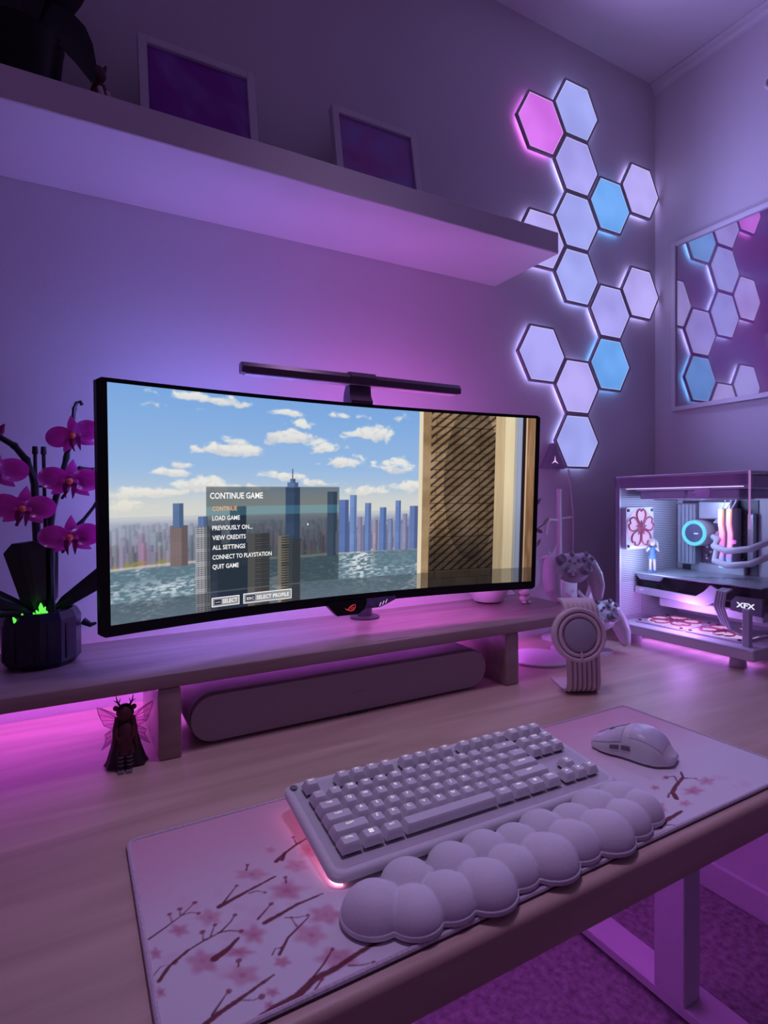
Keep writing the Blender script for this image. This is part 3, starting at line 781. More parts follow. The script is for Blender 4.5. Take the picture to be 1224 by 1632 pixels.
# backlight strips on the rear
LB = E('led_blue', (0.26, 0.27, 1.0), 40, True); LM = E('led_pink', (0.80, 0.18, 0.92), 29, True); LV = E('led_lilac', (0.34, 0.26, 1.0), 27, True)
def rear_strip(u0, u1, v0, v1, off, mat):
    scr_slab(u0*mm, u1*mm, v0*mm, v1*mm, off-.009, off, 8).build('rear_led_strip', mat, mo, False)
rear_strip(-350, -60, 118, 127, -.043, LB); rear_strip(-20, 330, 118, 127, -.043, LM)
rear_strip(-340, -20, -127, -118, -.043, LV); rear_strip(0, 340, -127, -118, -.043, LM)
# ------------------------------------------------------------------ light bar on the monitor
lb = thing('monitor_light_bar', 'dark slim light bar clipped on top of the monitor', 'light bar', (0.453, -0.205, 1.272))
hx = []
def bar_ring(x, sx=1.0):
    pr = [(-.010, -.006), (-.011, .004), (-.007, .011), (.000, .0125), (.007, .011), (.010, .004), (.009, -.006)]
    return [(x, .0+a*sx, .0395+b*sx) for a, b in pr]
MB().loft([bar_ring(-.214, .9), bar_ring(-.212), bar_ring(.212), bar_ring(.214, .9)]).build('tube', MATS['bar_body'], lb, True, 30)
M('bar_lens', (0.32, 0.27, 0.30), 0.4)
MB().box((-.208, -.0098, .0312), (.205, .0085, .0338), .0006, 1).build('diffuser_strip', MATS['bar_lens'], lb, False)
MB().loft([[(x, a*1.16, .0395+b*1.16+.001) for a, b in ((-.010, -.006), (-.011, .004), (-.007, .011), (.000, .0125), (.007, .011), (.010, .004), (.009, -.006))] for x in (-.024, .026)]).build('centre_sleeve', MATS['bar_body'], lb, True, 30)
cp = MB()
pf = [(-.012, -.004), (-.0125, .004), (-.006, .014), (-.004, .032), (.010, .034), (.020, .018), (.024, -.012), (.020, -.020), (.017, -.012), (.014, .001)]
cp.loft([[(x, y, z) for y, z in pf] for x in (-.024, .018)])
cp.build('clip', MATS['bar_body'], lb, True, 30)

# ------------------------------------------------------------------ soundbar
sb = thing('soundbar', 'long rounded grey soundbar under the monitor riser', 'soundbar', (0.418, -0.20, DZ))
def stadium(hw, r, zc, n=14):
    p = []
    for i in range(n+1): a = R(-90+180*i/n); p.append((hw-r+r*math.cos(a), zc+r*math.sin(a)))
    for i in range(n+1): a = R(90+180*i/n); p.append((-hw+r+r*math.cos(a), zc+r*math.sin(a)))
    return p
def stad_ring(hw, r, zc, y): return [(x, y, z) for x, z in stadium(hw, r, zc)]
MB().loft([stad_ring(.2735, .0355, .0395, .060), stad_ring(.2745, .0365, .0395, .056), stad_ring(.2745, .0365, .0395, -.040), stad_ring(.274, .036, .0395, -.045)]).build('shell', MATS['white_matte'], sb, True, 40)
MB().loft([stad_ring(.2735, .0355, .0395, -.0445), stad_ring(.2735, .0355, .0395, -.053), stad_ring(.272, .034, .0395, -.0555)]).build('front_grille', MATS['soundbar_grille'], sb, True, 40)
for x in (-.17, .17): MB().box((x-.05, -.03, 0), (x+.05, .04, .0045), .001, 1).build('foot', MATS['dark_grey'], sb, False)
MB().box((-.018, -.0555, .0005), (.018, -.050, .0042)).build('centre_tab', MATS['dark_grey'], sb, False)
fa, fb_ = text_geo('SONOS', .008, 'CENTER', 0)
MB().add([(v.x, -.0558, .036+v.y) for v in fa], fb_).build('faint_lettering', M('grille_print', (.27, .24, .28), .6), sb, False)

# ================================================================== DESK MAT
# printed branches: (half width in mm, points on the desk) and blossoms (centre, two half axes)
BRANCHES = [(0.62, [(0.0485, -0.6147), (0.0603, -0.609), (0.0766, -0.6002), (0.0893, -0.5897)]), (0.43, [(0.0766, -0.6002), (0.0838, -0.6003), (0.0901, -0.6051)]), (0.37, [(0.0679, -0.604), (0.0677, -0.5936)]), (0.39, [(0.0756, -0.5996), (0.0762, -0.5912)]), (0.32, [(0.0459, -0.6564), (0.0529, -0.649), (0.0632, -0.6501)]), (1.07, [(0.0503, -0.6618), (0.0588, -0.6517), (0.0741, -0.6428), (0.0883, -0.6384), (0.1015, -0.636)]), (0.55, [(0.1015, -0.636), (0.1091, -0.6386), (0.1162, -0.6437)]), (0.62, [(0.1015, -0.636), (0.1115, -0.6288), (0.1168, -0.6223)]), (0.38, [(0.0873, -0.6378), (0.0884, -0.6286)]), (0.44, [(0.0932, -0.6366), (0.0991, -0.6255)]), (2.2, [(0.0913, -0.6614), (0.1023, -0.6572), (0.1126, -0.6501)]), (1.5, [(0.1071, -0.6056), (0.1206, -0.6021), (0.1361, -0.598), (0.1627, -0.5914)]), (0.66, [(0.1116, -0.6025), (0.1272, -0.5863)]), (0.47, [(0.135, -0.6018), (0.1416, -0.6021), (0.1479, -0.6079)]), (1.5, [(0.1363, -0.6441), (0.1503, -0.6414), (0.1675, -0.6372), (0.1928, -0.6356)]), (0.73, [(0.1327, -0.6371), (0.1484, -0.625)]), (1.44, [(0.1705, -0.5702), (0.183, -0.5615), (0.1981, -0.5536), (0.2167, -0.5469)]), (0.57, [(0.1981, -0.5536), (0.1993, -0.5399)]), (1.25, [(0.1767, -0.5711), (0.183, -0.5615)]), (0.44, [(0.1315, -0.6803), (0.1354, -0.6753), (0.1397, -0.6768)]), (0.92, [(0.1366, -0.6826), (0.1482, -0.6696), (0.1575, -0.6643), (0.1706, -0.6568)]), (0.41, [(0.1535, -0.647), (0.1621, -0.6519), (0.1716, -0.6543)]), (0.45, [(0.1587, -0.6613), (0.1578, -0.6495)]), (2.59, [(0.102, -0.7316), (0.1175, -0.7272), (0.1352, -0.7253), (0.1515, -0.7177), (0.1706, -0.7167), (0.1927, -0.7118), (0.2175, -0.7091)]), (0.66, [(0.1524, -0.7153), (0.1636, -0.7081), (0.175, -0.6985)]), (0.66, [(0.1413, -0.7323), (0.1491, -0.7264), (0.1567, -0.7207)]), (0.51, [(0.1792, -0.7191), (0.189, -0.724), (0.198, -0.726)]), (1.5, [(0.0729, -0.7152), (0.0856, -0.7104), (0.0985, -0.7072), (0.1145, -0.7025), (0.1265, -0.6992)]), (0.65, [(0.0787, -0.7103), (0.0863, -0.703), (0.0934, -0.6962)]), (0.32, [(0.0983, -0.7079), (0.1073, -0.7128), (0.1135, -0.7131)]), (0.7, [(0.1414, -0.5686), (0.1442, -0.5617)]), (0.63, [(0.1689, -0.6047), (0.1711, -0.5976)]), (0.48, [(0.1054, -0.6781), (0.107, -0.6728)]), (2.04, [(0.6208, -0.6932), (0.6311, -0.6815), (0.6472, -0.6747), (0.6607, -0.6706), (0.6754, -0.6658), (0.6868, -0.6556)]), (0.8, [(0.6726, -0.6676), (0.6797, -0.6703), (0.6867, -0.6758)]), (0.74, [(0.6147, -0.6867), (0.6241, -0.682), (0.6311, -0.6815)]), (0.66, [(0.6589, -0.6695), (0.6692, -0.6582), (0.6569, -0.6551)]), (2.33, [(0.5503, -0.7196), (0.5689, -0.7156), (0.585, -0.7146), (0.6011, -0.713)]), (0.61, [(0.5601, -0.7217), (0.5657, -0.7238), (0.5678, -0.7272)])]
BLOSSOMS = [(0.1445, -0.5776, 0.0144, -0.0082, -0.0023, -0.0081), (0.1659, -0.6151, 0.0172, -0.0098, -0.005, -0.0142), (0.0821, -0.6586, 0.0107, -0.0061, -0.0025, -0.0125), (0.1058, -0.6874, 0.0123, -0.007, -0.0027, -0.0101), (0.121, -0.7132, 0.0054, -0.0031, -0.0015, -0.0046), (0.1159, -0.7224, 0.0044, -0.0025, -0.0014, -0.0044), (0.205, -0.5687, 0.0089, -0.0051, -0.0043, -0.0109), (0.2114, -0.591, 0.005, -0.0028, -0.0026, -0.0062), (0.1745, -0.708, 0.0137, -0.0077, -0.0044, -0.0099), (0.1657, -0.6761, 0.0123, -0.007, -0.0045, -0.0112), (0.1848, -0.661, 0.0129, -0.0074, -0.0045, -0.0107), (0.1245, -0.6527, 0.0103, -0.0058, -0.0034, -0.0118), (0.0977, -0.6153, 0.0097, -0.0055, -0.0021, -0.0101), (0.0716, -0.6172, 0.0083, -0.0048, -0.0013, -0.0082), (0.1361, -0.6909, 0.0058, -0.0033, -0.0018, -0.0052), (0.1717, -0.5497, 0.0051, -0.0029, -0.0017, -0.0055), (0.0517, -0.6334, 0.0044, -0.0025, -0.0008, -0.0066), (0.0499, -0.6729, 0.004, -0.0023, -0.0007, -0.0056), (0.186, -0.5866, 0.0098, -0.0056, -0.003, -0.0082), (0.1096, -0.6646, 0.0119, -0.0068, -0.0019, -0.007), (0.6537, -0.6923, 0.0121, -0.007, -0.011, -0.007), (0.6913, -0.6858, 0.0089, -0.0052, -0.0101, -0.0062), (0.6219, -0.6647, 0.0052, -0.0031, -0.0054, -0.0039), (0.5839, -0.697, 0.0069, -0.004, -0.0124, -0.0087), (0.6193, -0.7051, 0.0075, -0.0043, -0.0074, -0.0048), (0.6569, -0.6551, 0.0045, -0.0026, -0.0055, -0.0038)]
MX0, MX1, MY0, MY1 = 0.043, 0.826, -0.7315, -0.458
dm = thing('desk_mat', 'large pale pink desk mat printed with cherry blossom branches', 'desk mat', ((MX0+MX1)/2, (MY0+MY1)/2, DZ))
def rrect(x0, x1, y0, y1, r, n=6):
    p = []
    for cx_, cy_, a0 in ((x1-r, y1-r, 0), (x0+r, y1-r, 90), (x0+r, y0+r, 180), (x1-r, y0+r, 270)):
        for i in range(n+1): a = R(a0+90*i/n); p.append((cx_+r*math.cos(a), cy_+r*math.sin(a)))
    return p
hw, hh = (MX1-MX0)/2, (MY1-MY0)/2
MB().prism(rrect(-hw, hw, -hh, hh, .012), 0.0, .003).build('rubber_base', MATS['dark_grey'], dm, False)
def paint_mat():
    nx, ny = 780, 264
    x = np.linspace(-hw+.0035, hw-.0035, nx); y = np.linspace(-hh+.0035, hh-.0035, ny)
    X, Y = np.meshgrid(x, y); GX = X+(MX0+MX1)/2; GY = Y+(MY0+MY1)/2
    # print ground: rose at the back edge fading to near white at the front
    t = np.clip((GY-MY0)/(MY1-MY0), 0, 1)
    n1 = fbm(GX*9, GY*9, 1, 4, 2)
    k = sstep(.25, .95, t+(n1-.5)*.25)
    img = np.stack([.80-.02*k, .76-.30*k, .83-.24*k], -1)
    def over(m, c): img[...] = img*(1-m[..., None])+np.array(c)*m[..., None]
    nb = fbm(GX*45, GY*45, 1, 4, 6); nf = fbm(GX*160, GY*160, 1, 3, 7)
    for i, (bx, by, ax, ay, cx_, cy_) in enumerate(BLOSSOMS):
        det = ax*cy_-ay*cx_
        dx = GX-bx; dy = GY-by
        p = (dx*cy_-dy*cx_)/det; q = (ax*dy-ay*dx)/det
        ang = np.arctan2(q, p); rad = np.hypot(p, q)/(0.86+.16*np.cos(5*ang+i*1.3))
        over(sstep(1.35, .55, rad+(nb-.5)*.7)*.72, (.62, .20, .34) if i % 3 else (.68, .32, .44))
        over(sstep(.42, .0, rad+(nf-.5)*.3)*.45, (.45, .10, .20))
    for i in range(46):          # pale loose petals between the branches
        bx = np.random.uniform(.06, .34) if i < 34 else np.random.uniform(.58, .74); by = np.random.uniform(-.72, -.54)
        r = np.random.uniform(.006, .016); a = np.random.uniform(0, 3.1)
        dx = (GX-bx); dy = GY-by; p = (dx*math.cos(a)+dy*math.sin(a))/r; q = (-dx*math.sin(a)+dy*math.cos(a))/(r*.6)
        over(sstep(1.2, .3, np.hypot(p, q)+(nb-.5)*.8)*.34, (.78, .52, .64))
    rough = (fbm(GX*220, GY*220, 1, 2, 9)-.5)*.0011
    for w, pts in BRANCHES:
        d = np.full(GX.shape, 9.0); n = len(pts)-1
        for i in range(n):
            a = np.array(pts[i]); b = np.array(pts[i+1]); ab = b-a; L = (ab**2).sum()+1e-12
            tt = np.clip(((GX-a[0])*ab[0]+(GY-a[1])*ab[1])/L, 0, 1)
            dd = np.hypot(GX-a[0]-tt*ab[0], GY-a[1]-tt*ab[1])
            taper = 1-.55*((i+tt)/n)
            d = np.minimum(d, dd-max(w*1.5, .45)*.001*taper)
        over(sstep(.0006, -.0005, d+rough*(.3 if w < 1 else 1))*.94, (.16, .015, .035))
        e = pts[-1]          # bud at the tip
        if w < .9:
            over(sstep(1.2, .7, np.hypot(GX-e[0], GY-e[1])/.0021+(nf-.5)*1.2)*.85, (.34, .05, .12))
    pos = np.stack([X, Y, np.full(X.shape, .0034)], -1)
    return pos, np.clip(img, 0, 1)
pos, rgb = paint_mat()
print_mat('mat_print', 0.75, spec=0.2, bump=0.15)
inst('printed_surface', grid_mesh('printed_surface', pos, rgb, MATS['mat_print']), dm)
M('hem_lilac', (0.66, 0.56, 0.66), 0.7, nscale=400, namt=0.15, bump=0.5, bscale=1500)
MB().tube([(x, y, .0027) for x, y in rrect(-hw+.0022, hw-.0022, -hh+.0022, hh-.0022, .010)], .0024, 8, closed=True).build('stitched_hem', MATS['hem_lilac'], dm)

# ================================================================== KEYBOARD
KU = .0190
KB = thing('keyboard', 'white mechanical keyboard without number pad on the desk mat', 'keyboard', (0.3935, -0.5660, DZ+.0048), -.023)
TILT = 6.9
KX = T(0, 0, .0060) @ RX(TILT)
kw, kd = .1905, .0770
case = MB()
def kring(s, z, r): return [(x, y, z) for x, y in rrect(-kw+s, kw-s, -kd+s, kd-s, r, 6)]
case.loft([kring(.004, .0035, .012), kring(.0005, .0060, .014), kring(0, .0080, .014), kring(0, .0115, .014), kring(.0025, .0138, .0125), kring(.0065, .0150, .010), kring(.0085, .0138, .009)], xf=KX)
case.build('case', MATS['key_white'], KB, True, 50)
M('plate_grey', (0.60, 0.59, 0.63), 0.5, nscale=80, namt=0.03)
MB().prism(rrect(-kw+.0085, kw-.0085, -kd+.0085, kd-.0085, .008), .0130, .0140, KX).build('key_plate', MATS['plate_grey'], KB, False)
M('underglow', (0.7, 0.5, 0.6), 0.4, emis=(1.0, 0.30, 0.58), es=3.2)
MB().tube([(-kw+.020, kd-.0035, -.002), (-kw+.008, kd-.005, -.002), (-kw+.0035, kd-.012, -.002), (-kw+.0035, -kd+.012, -.002), (-kw+.006, -kd+.006, -.002), (-kw+.012, -kd+.0035, -.002)], .0012, 6, xf=KX @ T(0, 0, .0050)).build('underglow_strip', MATS['underglow'], KB)
for sx in (-1, 1):
    MB().box((sx*.155-.012, .050, 0), (sx*.155+.012, .062, .0160), .001, 1).build('foot', MATS['mid_grey'], KB, False)
    MB().box((sx*.155-.012, -.062, 0), (sx*.155+.012, -.050, .0022), .001, 1).build('foot', MATS['mid_grey'], KB, False)
key_cache = {}
def key_mesh(w, row):
    k = (round(w, 2), row)
    if k in key_cache: return key_cache[k]
    hx_ = w*KU/2-.0006; hy = .0191/2-.0006; h = (.0100, .0094, .0088, .0084, .0086, .0090)[row]
    ins, tp = .0028, (.0016, .0018, .0022, .0026, .0028, .0022)[row]
    m = MB(); rings = []
    for f in np.linspace(0, 1, 4):
        rings.append([(x, y, .0035+(h)*f) for x, y in rrect(-hx_+ins*f, hx_-ins*f, -hy+(.0020)*f, hy-(.0040)*f, .0011+.0012*f, 3)])
    rings.append([(x, y, .0035+h+.0005) for x, y in rrect(-hx_+ins+.0006, hx_-ins-.0006, -hy+.0026, hy-.0046, .0018, 3)])
    m.loft(rings)
    n = len(m.v)
    key_cache[k] = m.mesh('keycap', MATS['key_white'], True, 38)
    return key_cache[k]
LEG = E('legend_glow', (0.95, 0.90, 1.0), 0.85)
leg_cache = {}
def legend_mesh(s):
    if s not in leg_cache:
        size = .0058 if len(s) == 1 else (.0046 if len(s) == 2 else .0036)
        vs, fs = text_geo(s, size, 'CENTER', .0)
        leg_cache[s] = MB().add([(v.x, v.y, 0) for v in vs], fs).mesh('legend', LEG, False)
    return leg_cache[s]
sw_me = MB().box((-.0068, -.0068, 0), (.0068, .0068, .0042), .0006, 1).mesh('switch', MATS['dark_grey'], False)
rows = [
 (0, [('ESC', 1), None, ('F1', 1), ('F2', 1), ('F3', 1), ('F4', 1), 'h', ('F5', 1), ('F6', 1), ('F7', 1), ('F8', 1), 'h', ('F9', 1), ('F10', 1), ('F11', 1), ('F12', 1), 'q', ('PRT', 1), ('SCR', 1), ('PSE', 1)]),
 (1, [('~`', 1), ('1!', 1), ('2@', 1), ('3#', 1), ('4$', 1), ('5%', 1), ('6^', 1), ('7&', 1), ('8*', 1), ('9(', 1), ('0)', 1), ('-_', 1), ('=+', 1), ('\u2190', 2), 'q', ('INS', 1), ('HOM', 1), ('PUP', 1)]),
 (2, [('TAB', 1.5), ('Q', 1), ('W', 1), ('E', 1), ('R', 1), ('T', 1), ('Y', 1), ('U', 1), ('I', 1), ('O', 1), ('P', 1), ('[{', 1), (']}', 1), ('\\|', 1.5), 'q', ('DEL', 1), ('END', 1), ('PDN', 1)]),
 (3, [('CAPS', 1.75), ('A', 1), ('S', 1), ('D', 1), ('F', 1), ('G', 1), ('H', 1), ('J', 1), ('K', 1), ('L', 1), (';:', 1), ("'\"", 1), ('ENTER', 2.25)]),
 (4, [('SHIFT', 2.25), ('Z', 1), ('X', 1), ('C', 1), ('V', 1), ('B', 1), ('N', 1), ('M', 1), (',<', 1), ('.>', 1), ('/?', 1), ('SHIFT', 2.75), 'q', None, ('\u2191', 1)]),
 (5, [('CTRL', 1.25), ('\u229e', 1.25), ('ALT', 1.25), ('', 6.25), ('ALT', 1.25), ('FN', 1.25), ('\u25a4', 1.25), ('CTRL', 1.25), 'q', ('\u2190', 1), ('\u2193', 1), ('\u2192', 1)]),
]
KP = .0191
ky0 = {0: 2.625*KP, 1: 1.375*KP, 2: .375*KP, 3: -.625*KP, 4: -1.625*KP, 5: -2.625*KP}
ky_off = -.0040
for row, items in rows:
    x = -9.125*KU
    for it in items:
        if it is None: x += KU; continue
        if it == 'h': x += .5*KU; continue
        if it == 'q': x += .25*KU; continue
        s, w = it
        cx_ = x+w*KU/2; x += w*KU
        k = inst('keycap', key_mesh(w, row), KB)
        k.matrix_local = KX @ T(cx_, ky0[row]+ky_off+.006, .0142)
        sw = inst('switch', sw_me, k); sw.location = (0, 0, 0)
        hgt = (.0100, .0094, .0088, .0084, .0086, .0090)[row]
        if s == '\u229e':
            w4 = MB()
            for a in (-1, 1):
                for b in (-1, 1): w4.box((a*.0013-.0010, b*.0013-.0010, 0), (a*.0013+.0010, b*.0013+.0010, .0001))
            lg = w4.build('legend', LEG, k, False); lg.location = (0, .0005, .0035+hgt+.0006)
        elif s == '\u25a4':
            w4 = MB()
            for a in (-1, 0, 1): w4.box((-.0018, a*.0012-.0003, 0), (.0018, a*.0012+.0003, .0001))
            lg = w4.build('legend', LEG, k, False); lg.location = (0, .0005, .0035+hgt+.0006)
        elif s in '\u2190\u2191\u2193\u2192' and s:
            ang = {'\u2190': 90, '\u2191': 0, '\u2193': 180, '\u2192': -90}[s]
            am = MB().add([(-.0016, -.0004, 0), (.0016, -.0004, 0), (0, .0018, 0), (-.0004, -.0018, 0), (.0004, -.0018, 0), (.0004, -.0004, 0), (-.0004, -.0004, 0)], [(0, 1, 2), (3, 4, 5, 6)], RZ(ang))
            lg = am.build('legend', LEG, k, False); lg.location = (0, .0, .0035+hgt+.0006)
        elif s:
            lg = inst('legend', legend_mesh(s), k, (0, -.0006 if len(s) == 1 else 0.0, .0035+hgt+.0006))
for x_, y_ in ((-.1800, .0655), (.0015, .0670)):
    MB().lathe([(.0042, .0), (.0042, .0012), (.0030, .0020)], 18, KX @ T(x_, y_, .0150)).build('round_button', MATS['mid_grey'], KB)

# ================================================================== CLOUD WRIST REST
wr_ = thing('wrist_rest', 'puffy lavender white cloud-shaped wrist rest in front of the keyboard', 'wrist rest', (0.39, -0.690, DZ+.0048))
lobes = []
for i, (x_, y_, r_) in enumerate(((.219, -.686, .0285), (.247, -.706, .0255), (.281, -.705, .0265), (.319, -.711, .0290), (.357, -.703, .0260), (.397, -.710, .0295), (.437, -.703, .0275), (.478, -.709, .0300), (.517, -.703, .0270), (.549, -.695, .0270),
                                  (.262, -.671, .0260), (.312, -.671, .0255), (.352, -.670, .0250), (.388, -.676, .0245), (.428, -.671, .0255), (.466, -.678, .0250), (.507, -.673, .0280), (.546, -.676, .0285))):
    lobes.append((x_-.39, y_+.690, r_))
m = MB(); b_ = MB()
for x_, y_, r_ in lobes:
    m.ball((x_, y_, .0045), (r_, r_, r_*.80), 28, 18)
    b_.lathe([(r_*.98, 0), (r_*1.035, .0012), (r_*1.035, .0048), (r_*1.0, .0058)], 32, T(x_, y_, 0))
# keep the upper half only
mm_ = bmesh.new()
tmp = m.remesh(.0011, 3, .5)
vs = tmp.v
for v in vs: mm_.verts.new(v)
mm_.verts.ensure_lookup_table()
for f in tmp.f:
    try: mm_.faces.new([mm_.verts[i] for i in f])
    except ValueError: pass
bmesh.ops.bisect_plane(mm_, geom=mm_.verts[:]+mm_.edges[:]+mm_.faces[:], plane_co=(0, 0, .0040), plane_no=(0, 0, 1), clear_inner=True)
MB().bm(mm_).build('cushion', M('cushion_white', (0.76, 0.75, 0.80), 0.6, nscale=300, namt=0.02, bump=0.1, bscale=2500), wr_, True, 80)
b_.remesh(.0010, 2, .5).build('base_rim', MATS['key_white'], wr_, True, 60)

# ================================================================== MOUSE
ms = thing('computer_mouse', 'white wireless computer mouse on the right of the desk mat', 'mouse', (0.680, -0.590, DZ+.0048), R(22))
ms.scale = (.94, .94, .98)
def mouse_sec(t, ds=0.0):
    """t: 0 nose .. 1 tail"""
    y = .053-.106*t
    wv = (.0215, .0285, .0310, .0300, .0310, .0335, .0345, .0320, .0215)
    hv = (.0150, .0225, .0290, .0345, .0385, .0395, .0365, .0290, .0130)
    f = t*8; i = min(7, int(f)); g = f-i
    # smooth interpolation
    def cr_(a):
        p0 = a[max(0, i-1)]; p1 = a[i]; p2 = a[i+1]; p3 = a[min(8, i+2)]
        return .5*((2*p1)+(-p0+p2)*g+(2*p0-5*p1+4*p2-p3)*g*g+(-p0+3*p1-3*p2+p3)*g**3)
    return y, cr_(wv)+ds, cr_(hv)+ds
def mouse_ring(t, a0, a1, n, ds=0.0):
    y, w, h = mouse_sec(t, ds); o = []
    for j in range(n+1):
        a = R(a0+(a1-a0)*j/n); c, s_ = math.cos(a), math.sin(a)
        o.append((w*math.copysign(abs(c)**.62, c), y, .002+(h-.002)*max(0, s_)**.80))
    return o
rings = []
ys, w0, h0 = mouse_sec(0)
rings.append([(x*.8, ys+.004, .003+(z-.002)*.72) for x, y, z in mouse_ring(0, 0, 180, 28)])
for t in np.linspace(0, 1, 26): rings.append(mouse_ring(t, 0, 180, 28))
ye, we, he = mouse_sec(1)
rings.append([(x*.72, ye-.0045, .003+(z-.002)*.72) for x, y, z in mouse_ring(1, 0, 180, 28)])
MB().loft(rings).build('shell', MATS['key_white'], ms, True, 60)
for a0, a1 in ((93, 148), (32, 87)):
    MB().loft([mouse_ring(t, a0, a1, 10, .0008) for t in np.linspace(0.0, .40, 12)], cap=False, closed=False).build('click_button', M('button_lilac', (.70, .66, .78), .4), ms, True, 60)
bt = MB(); bt.loft([mouse_ring(t, 45, 135, 12, .0006) for t in np.linspace(.50, .93, 12)], cap=False, closed=False)
bt.build('palm_inlay', M('inlay_white', (.66, .65, .74), .35), ms, True, 60)
for t0, t1 in ((.26, .38), (.41, .53)):
    MB().loft([mouse_ring(t, 158, 168, 4, .0009) for t in np.linspace(t0, t1, 5)], cap=False, closed=False).build('side_button', MATS['mid_grey'], ms)
MB().cyl((-.003, .028, .0225), (.003, .028, .0225), .0070, n=20).build('scroll_wheel', MATS['mid_grey'], ms)
MB().prism([(x, y) for x, y in rrect(-.022, .022, -.045, .045, .015)], -.0003, .003).build('glide_pad', MATS['dark_grey'], ms, False)

# ================================================================== CHARGING STAND
cs = thing('charging_stand', 'pale pink ribbed charging stand with round ringed pad beside the riser', 'charging stand', (0.820, -0.376, DZ), R(-26))
path = [(.085, .004), (.050, .004), (.020, .004), (.008, .006), (.001, .012), (-.002, .022), (.000, .05), (.004, .09), (.008, .125), (.012, .150), (.018, .160), (.028, .165), (.045, .165)]
def band(path, x0, x1, th):
    m = MB(); rings = []
    P2 = [Vector((0, y, z)) for y, z in path]
    for i, p in enumerate(P2):
        t = (P2[min(i+1, len(P2)-1)]-P2[max(i-1, 0)]).normalized(); n = Vector((0, -t.z, t.y))
        rings.append([Vector((x0, 0, 0))+p, Vector((x1, 0, 0))+p, Vector((x1, 0, 0))+p+n*th, Vector((x0, 0, 0))+p+n*th])
    return m.loft(rings)
def smooth_path(p, k=3):
    for _ in range(k):
        q = [p[0]]
        for a, b in zip(p, p[1:]): q += [tuple(a[i]*.75+b[i]*.25 for i in range(2)), tuple(a[i]*.25+b[i]*.75 for i in range(2))]
        q.append(p[-1]); p = q
    return p
sp = smooth_path(path, 2)
band(sp, -.031, .031, .005).build('bent_strip', MATS['pink_pastel'], cs, True, 50)
for i in range(7):
    x = -.0266+i*.00887
    pts = [(x, y-.0062, z) for y, z in sp[14:-4]]
    MB().tube(pts, .0040, 8).build('rib', MATS['pink_pastel'], cs)
PX = T(-.012, -.012, .112) @ RX(90-8)       # pad faces out
MB().lathe([(.0480, -.010), (.0490, -.008), (.0490, .000), (.0470, .001), (.0430, .001)], 56, PX).build('pad_body', MATS['pink_pastel'], cs, True, 40)
MB().torus((0, 0, .0030), .0452, .0040, 64, 10, PX).build('outer_ring', MATS['pink_pastel'], cs)
MB().torus((0, 0, .0030), .0358, .0038, 64, 10, PX).build('inner_ring', MATS['pink_pastel'], cs)
MB().lathe([(.0290, .000), (.0290, .0070), (.0278, .0080)], 56, PX).build('charging_disc', MATS['pad_grey'], cs, True, 40)
MB().box((-.0018, -.0435, .006), (.0018, -.030, .0095), .0006, 1, PX).build('cable_stub', MATS['pink_pastel'], cs)

# ================================================================== GAME CONTROLLERS
def controller_parts(t, xf, bodym, dark, name_suffix=''):
    m = MB()
    m.ball((0, .0, .016), (.050, .016, .036), 28, 18); m.ball((0, .004, .034), (.062, .014, .018), 28, 16)
    for s in (-1, 1):
        m.ball((s*.042, 0, .022), (.030, .017, .030), 24, 16)
        m.tube([(s*.050, .002, .022), (s*.060, .006, -.005), (s*.062, .010, -.030), (s*.056, .012, -.050)], [.021, .020, .017, .012], 18)
        m.ball((s*.056, .012, -.050), .012, 16, 12)
    m.remesh(.0016, 8, .5)
    MB().add(m.v, m.f, xf).build('body', bodym, t, True, 80)
    for px, pz in ((-.040, .030), (.018, .002)):
        s_ = MB(); s_.lathe([(.0115, 0), (.0115, .003), (.005, .004), (.0045, .010), (.0095, .011), (.0102, .0135), (.0085, .0148), (.0030, .0138)], 28, xf @ T(px, -.0165, pz) @ RX(90))
        s_.build('thumbstick', dark, t)
    d = MB(); d.lathe([(.0125, 0), (.0125, .003), (.011, .0036)], 24, xf @ T(-.018, -.0150, .001) @ RX(90)); d.build('dpad_dish', dark, t)
    d = MB()
    for a, b in (((-.011, -.0035), (.011, .0035)), ((-.0035, -.011), (.0035, .011))): d.box((a[0], a[1], 0), (b[0], b[1], .006), .0008, 1, xf @ T(-.018, -.0150, .001) @ RX(90))
    d.build('dpad', bodym, t)
    for px, pz in ((.040, .042), (.040, .018), (.028, .030), (.052, .030)):
        MB().lathe([(.0055, 0), (.0055, .0035), (.0040, .0050)], 18, xf @ T(px, -.0155, pz) @ RX(90)).build('face_button', dark, t)
    for px, pz, r_ in ((0, .044, .0065), (-.012, .028, .0035), (.012, .028, .0035), (0, .022, .0030)):
        MB().lathe([(r_, 0), (r_, .003), (r_*.7, .004)], 18, xf @ T(px, -.0150, pz) @ RX(90)).build('menu_button', dark, t)
    for s in (-1, 1):
        MB().ball((s*.042, .012, .047), (.024, .012, .008), 18, 10, xf).build('bumper', bodym, t)
M('pad_white', (0.56, 0.53, 0.60), 0.45, nscale=60, namt=0.03); M('pad_dark', (0.26, 0.24, 0.30), 0.45)
g1 = thing('game_controller', 'pale grey game controller propped upright on a stand behind the riser end', 'game controller', (0.995, -0.195, 0.864), R(-8))
controller_parts(g1, T(0, 0, .0635) @ RX(-28), MATS['pad_white'], MATS['pad_dark'])
g2 = thing('game_controller', 'white game controller lower on the stand, partly hidden by the round charger', 'game controller', (1.068, -0.210, 0.750), R(-2))
M('pad_white2', (0.76, 0.74, 0.80), 0.4, nscale=60, namt=0.03)
controller_parts(g2, T(0, 0, .0635) @ RX(-35), MATS['pad_white2'], MATS['pad_dark'])
st = thing('controller_stand', 'white two-tier controller stand on the desk beside the computer', 'controller stand', (1.05, -0.165, DZ))
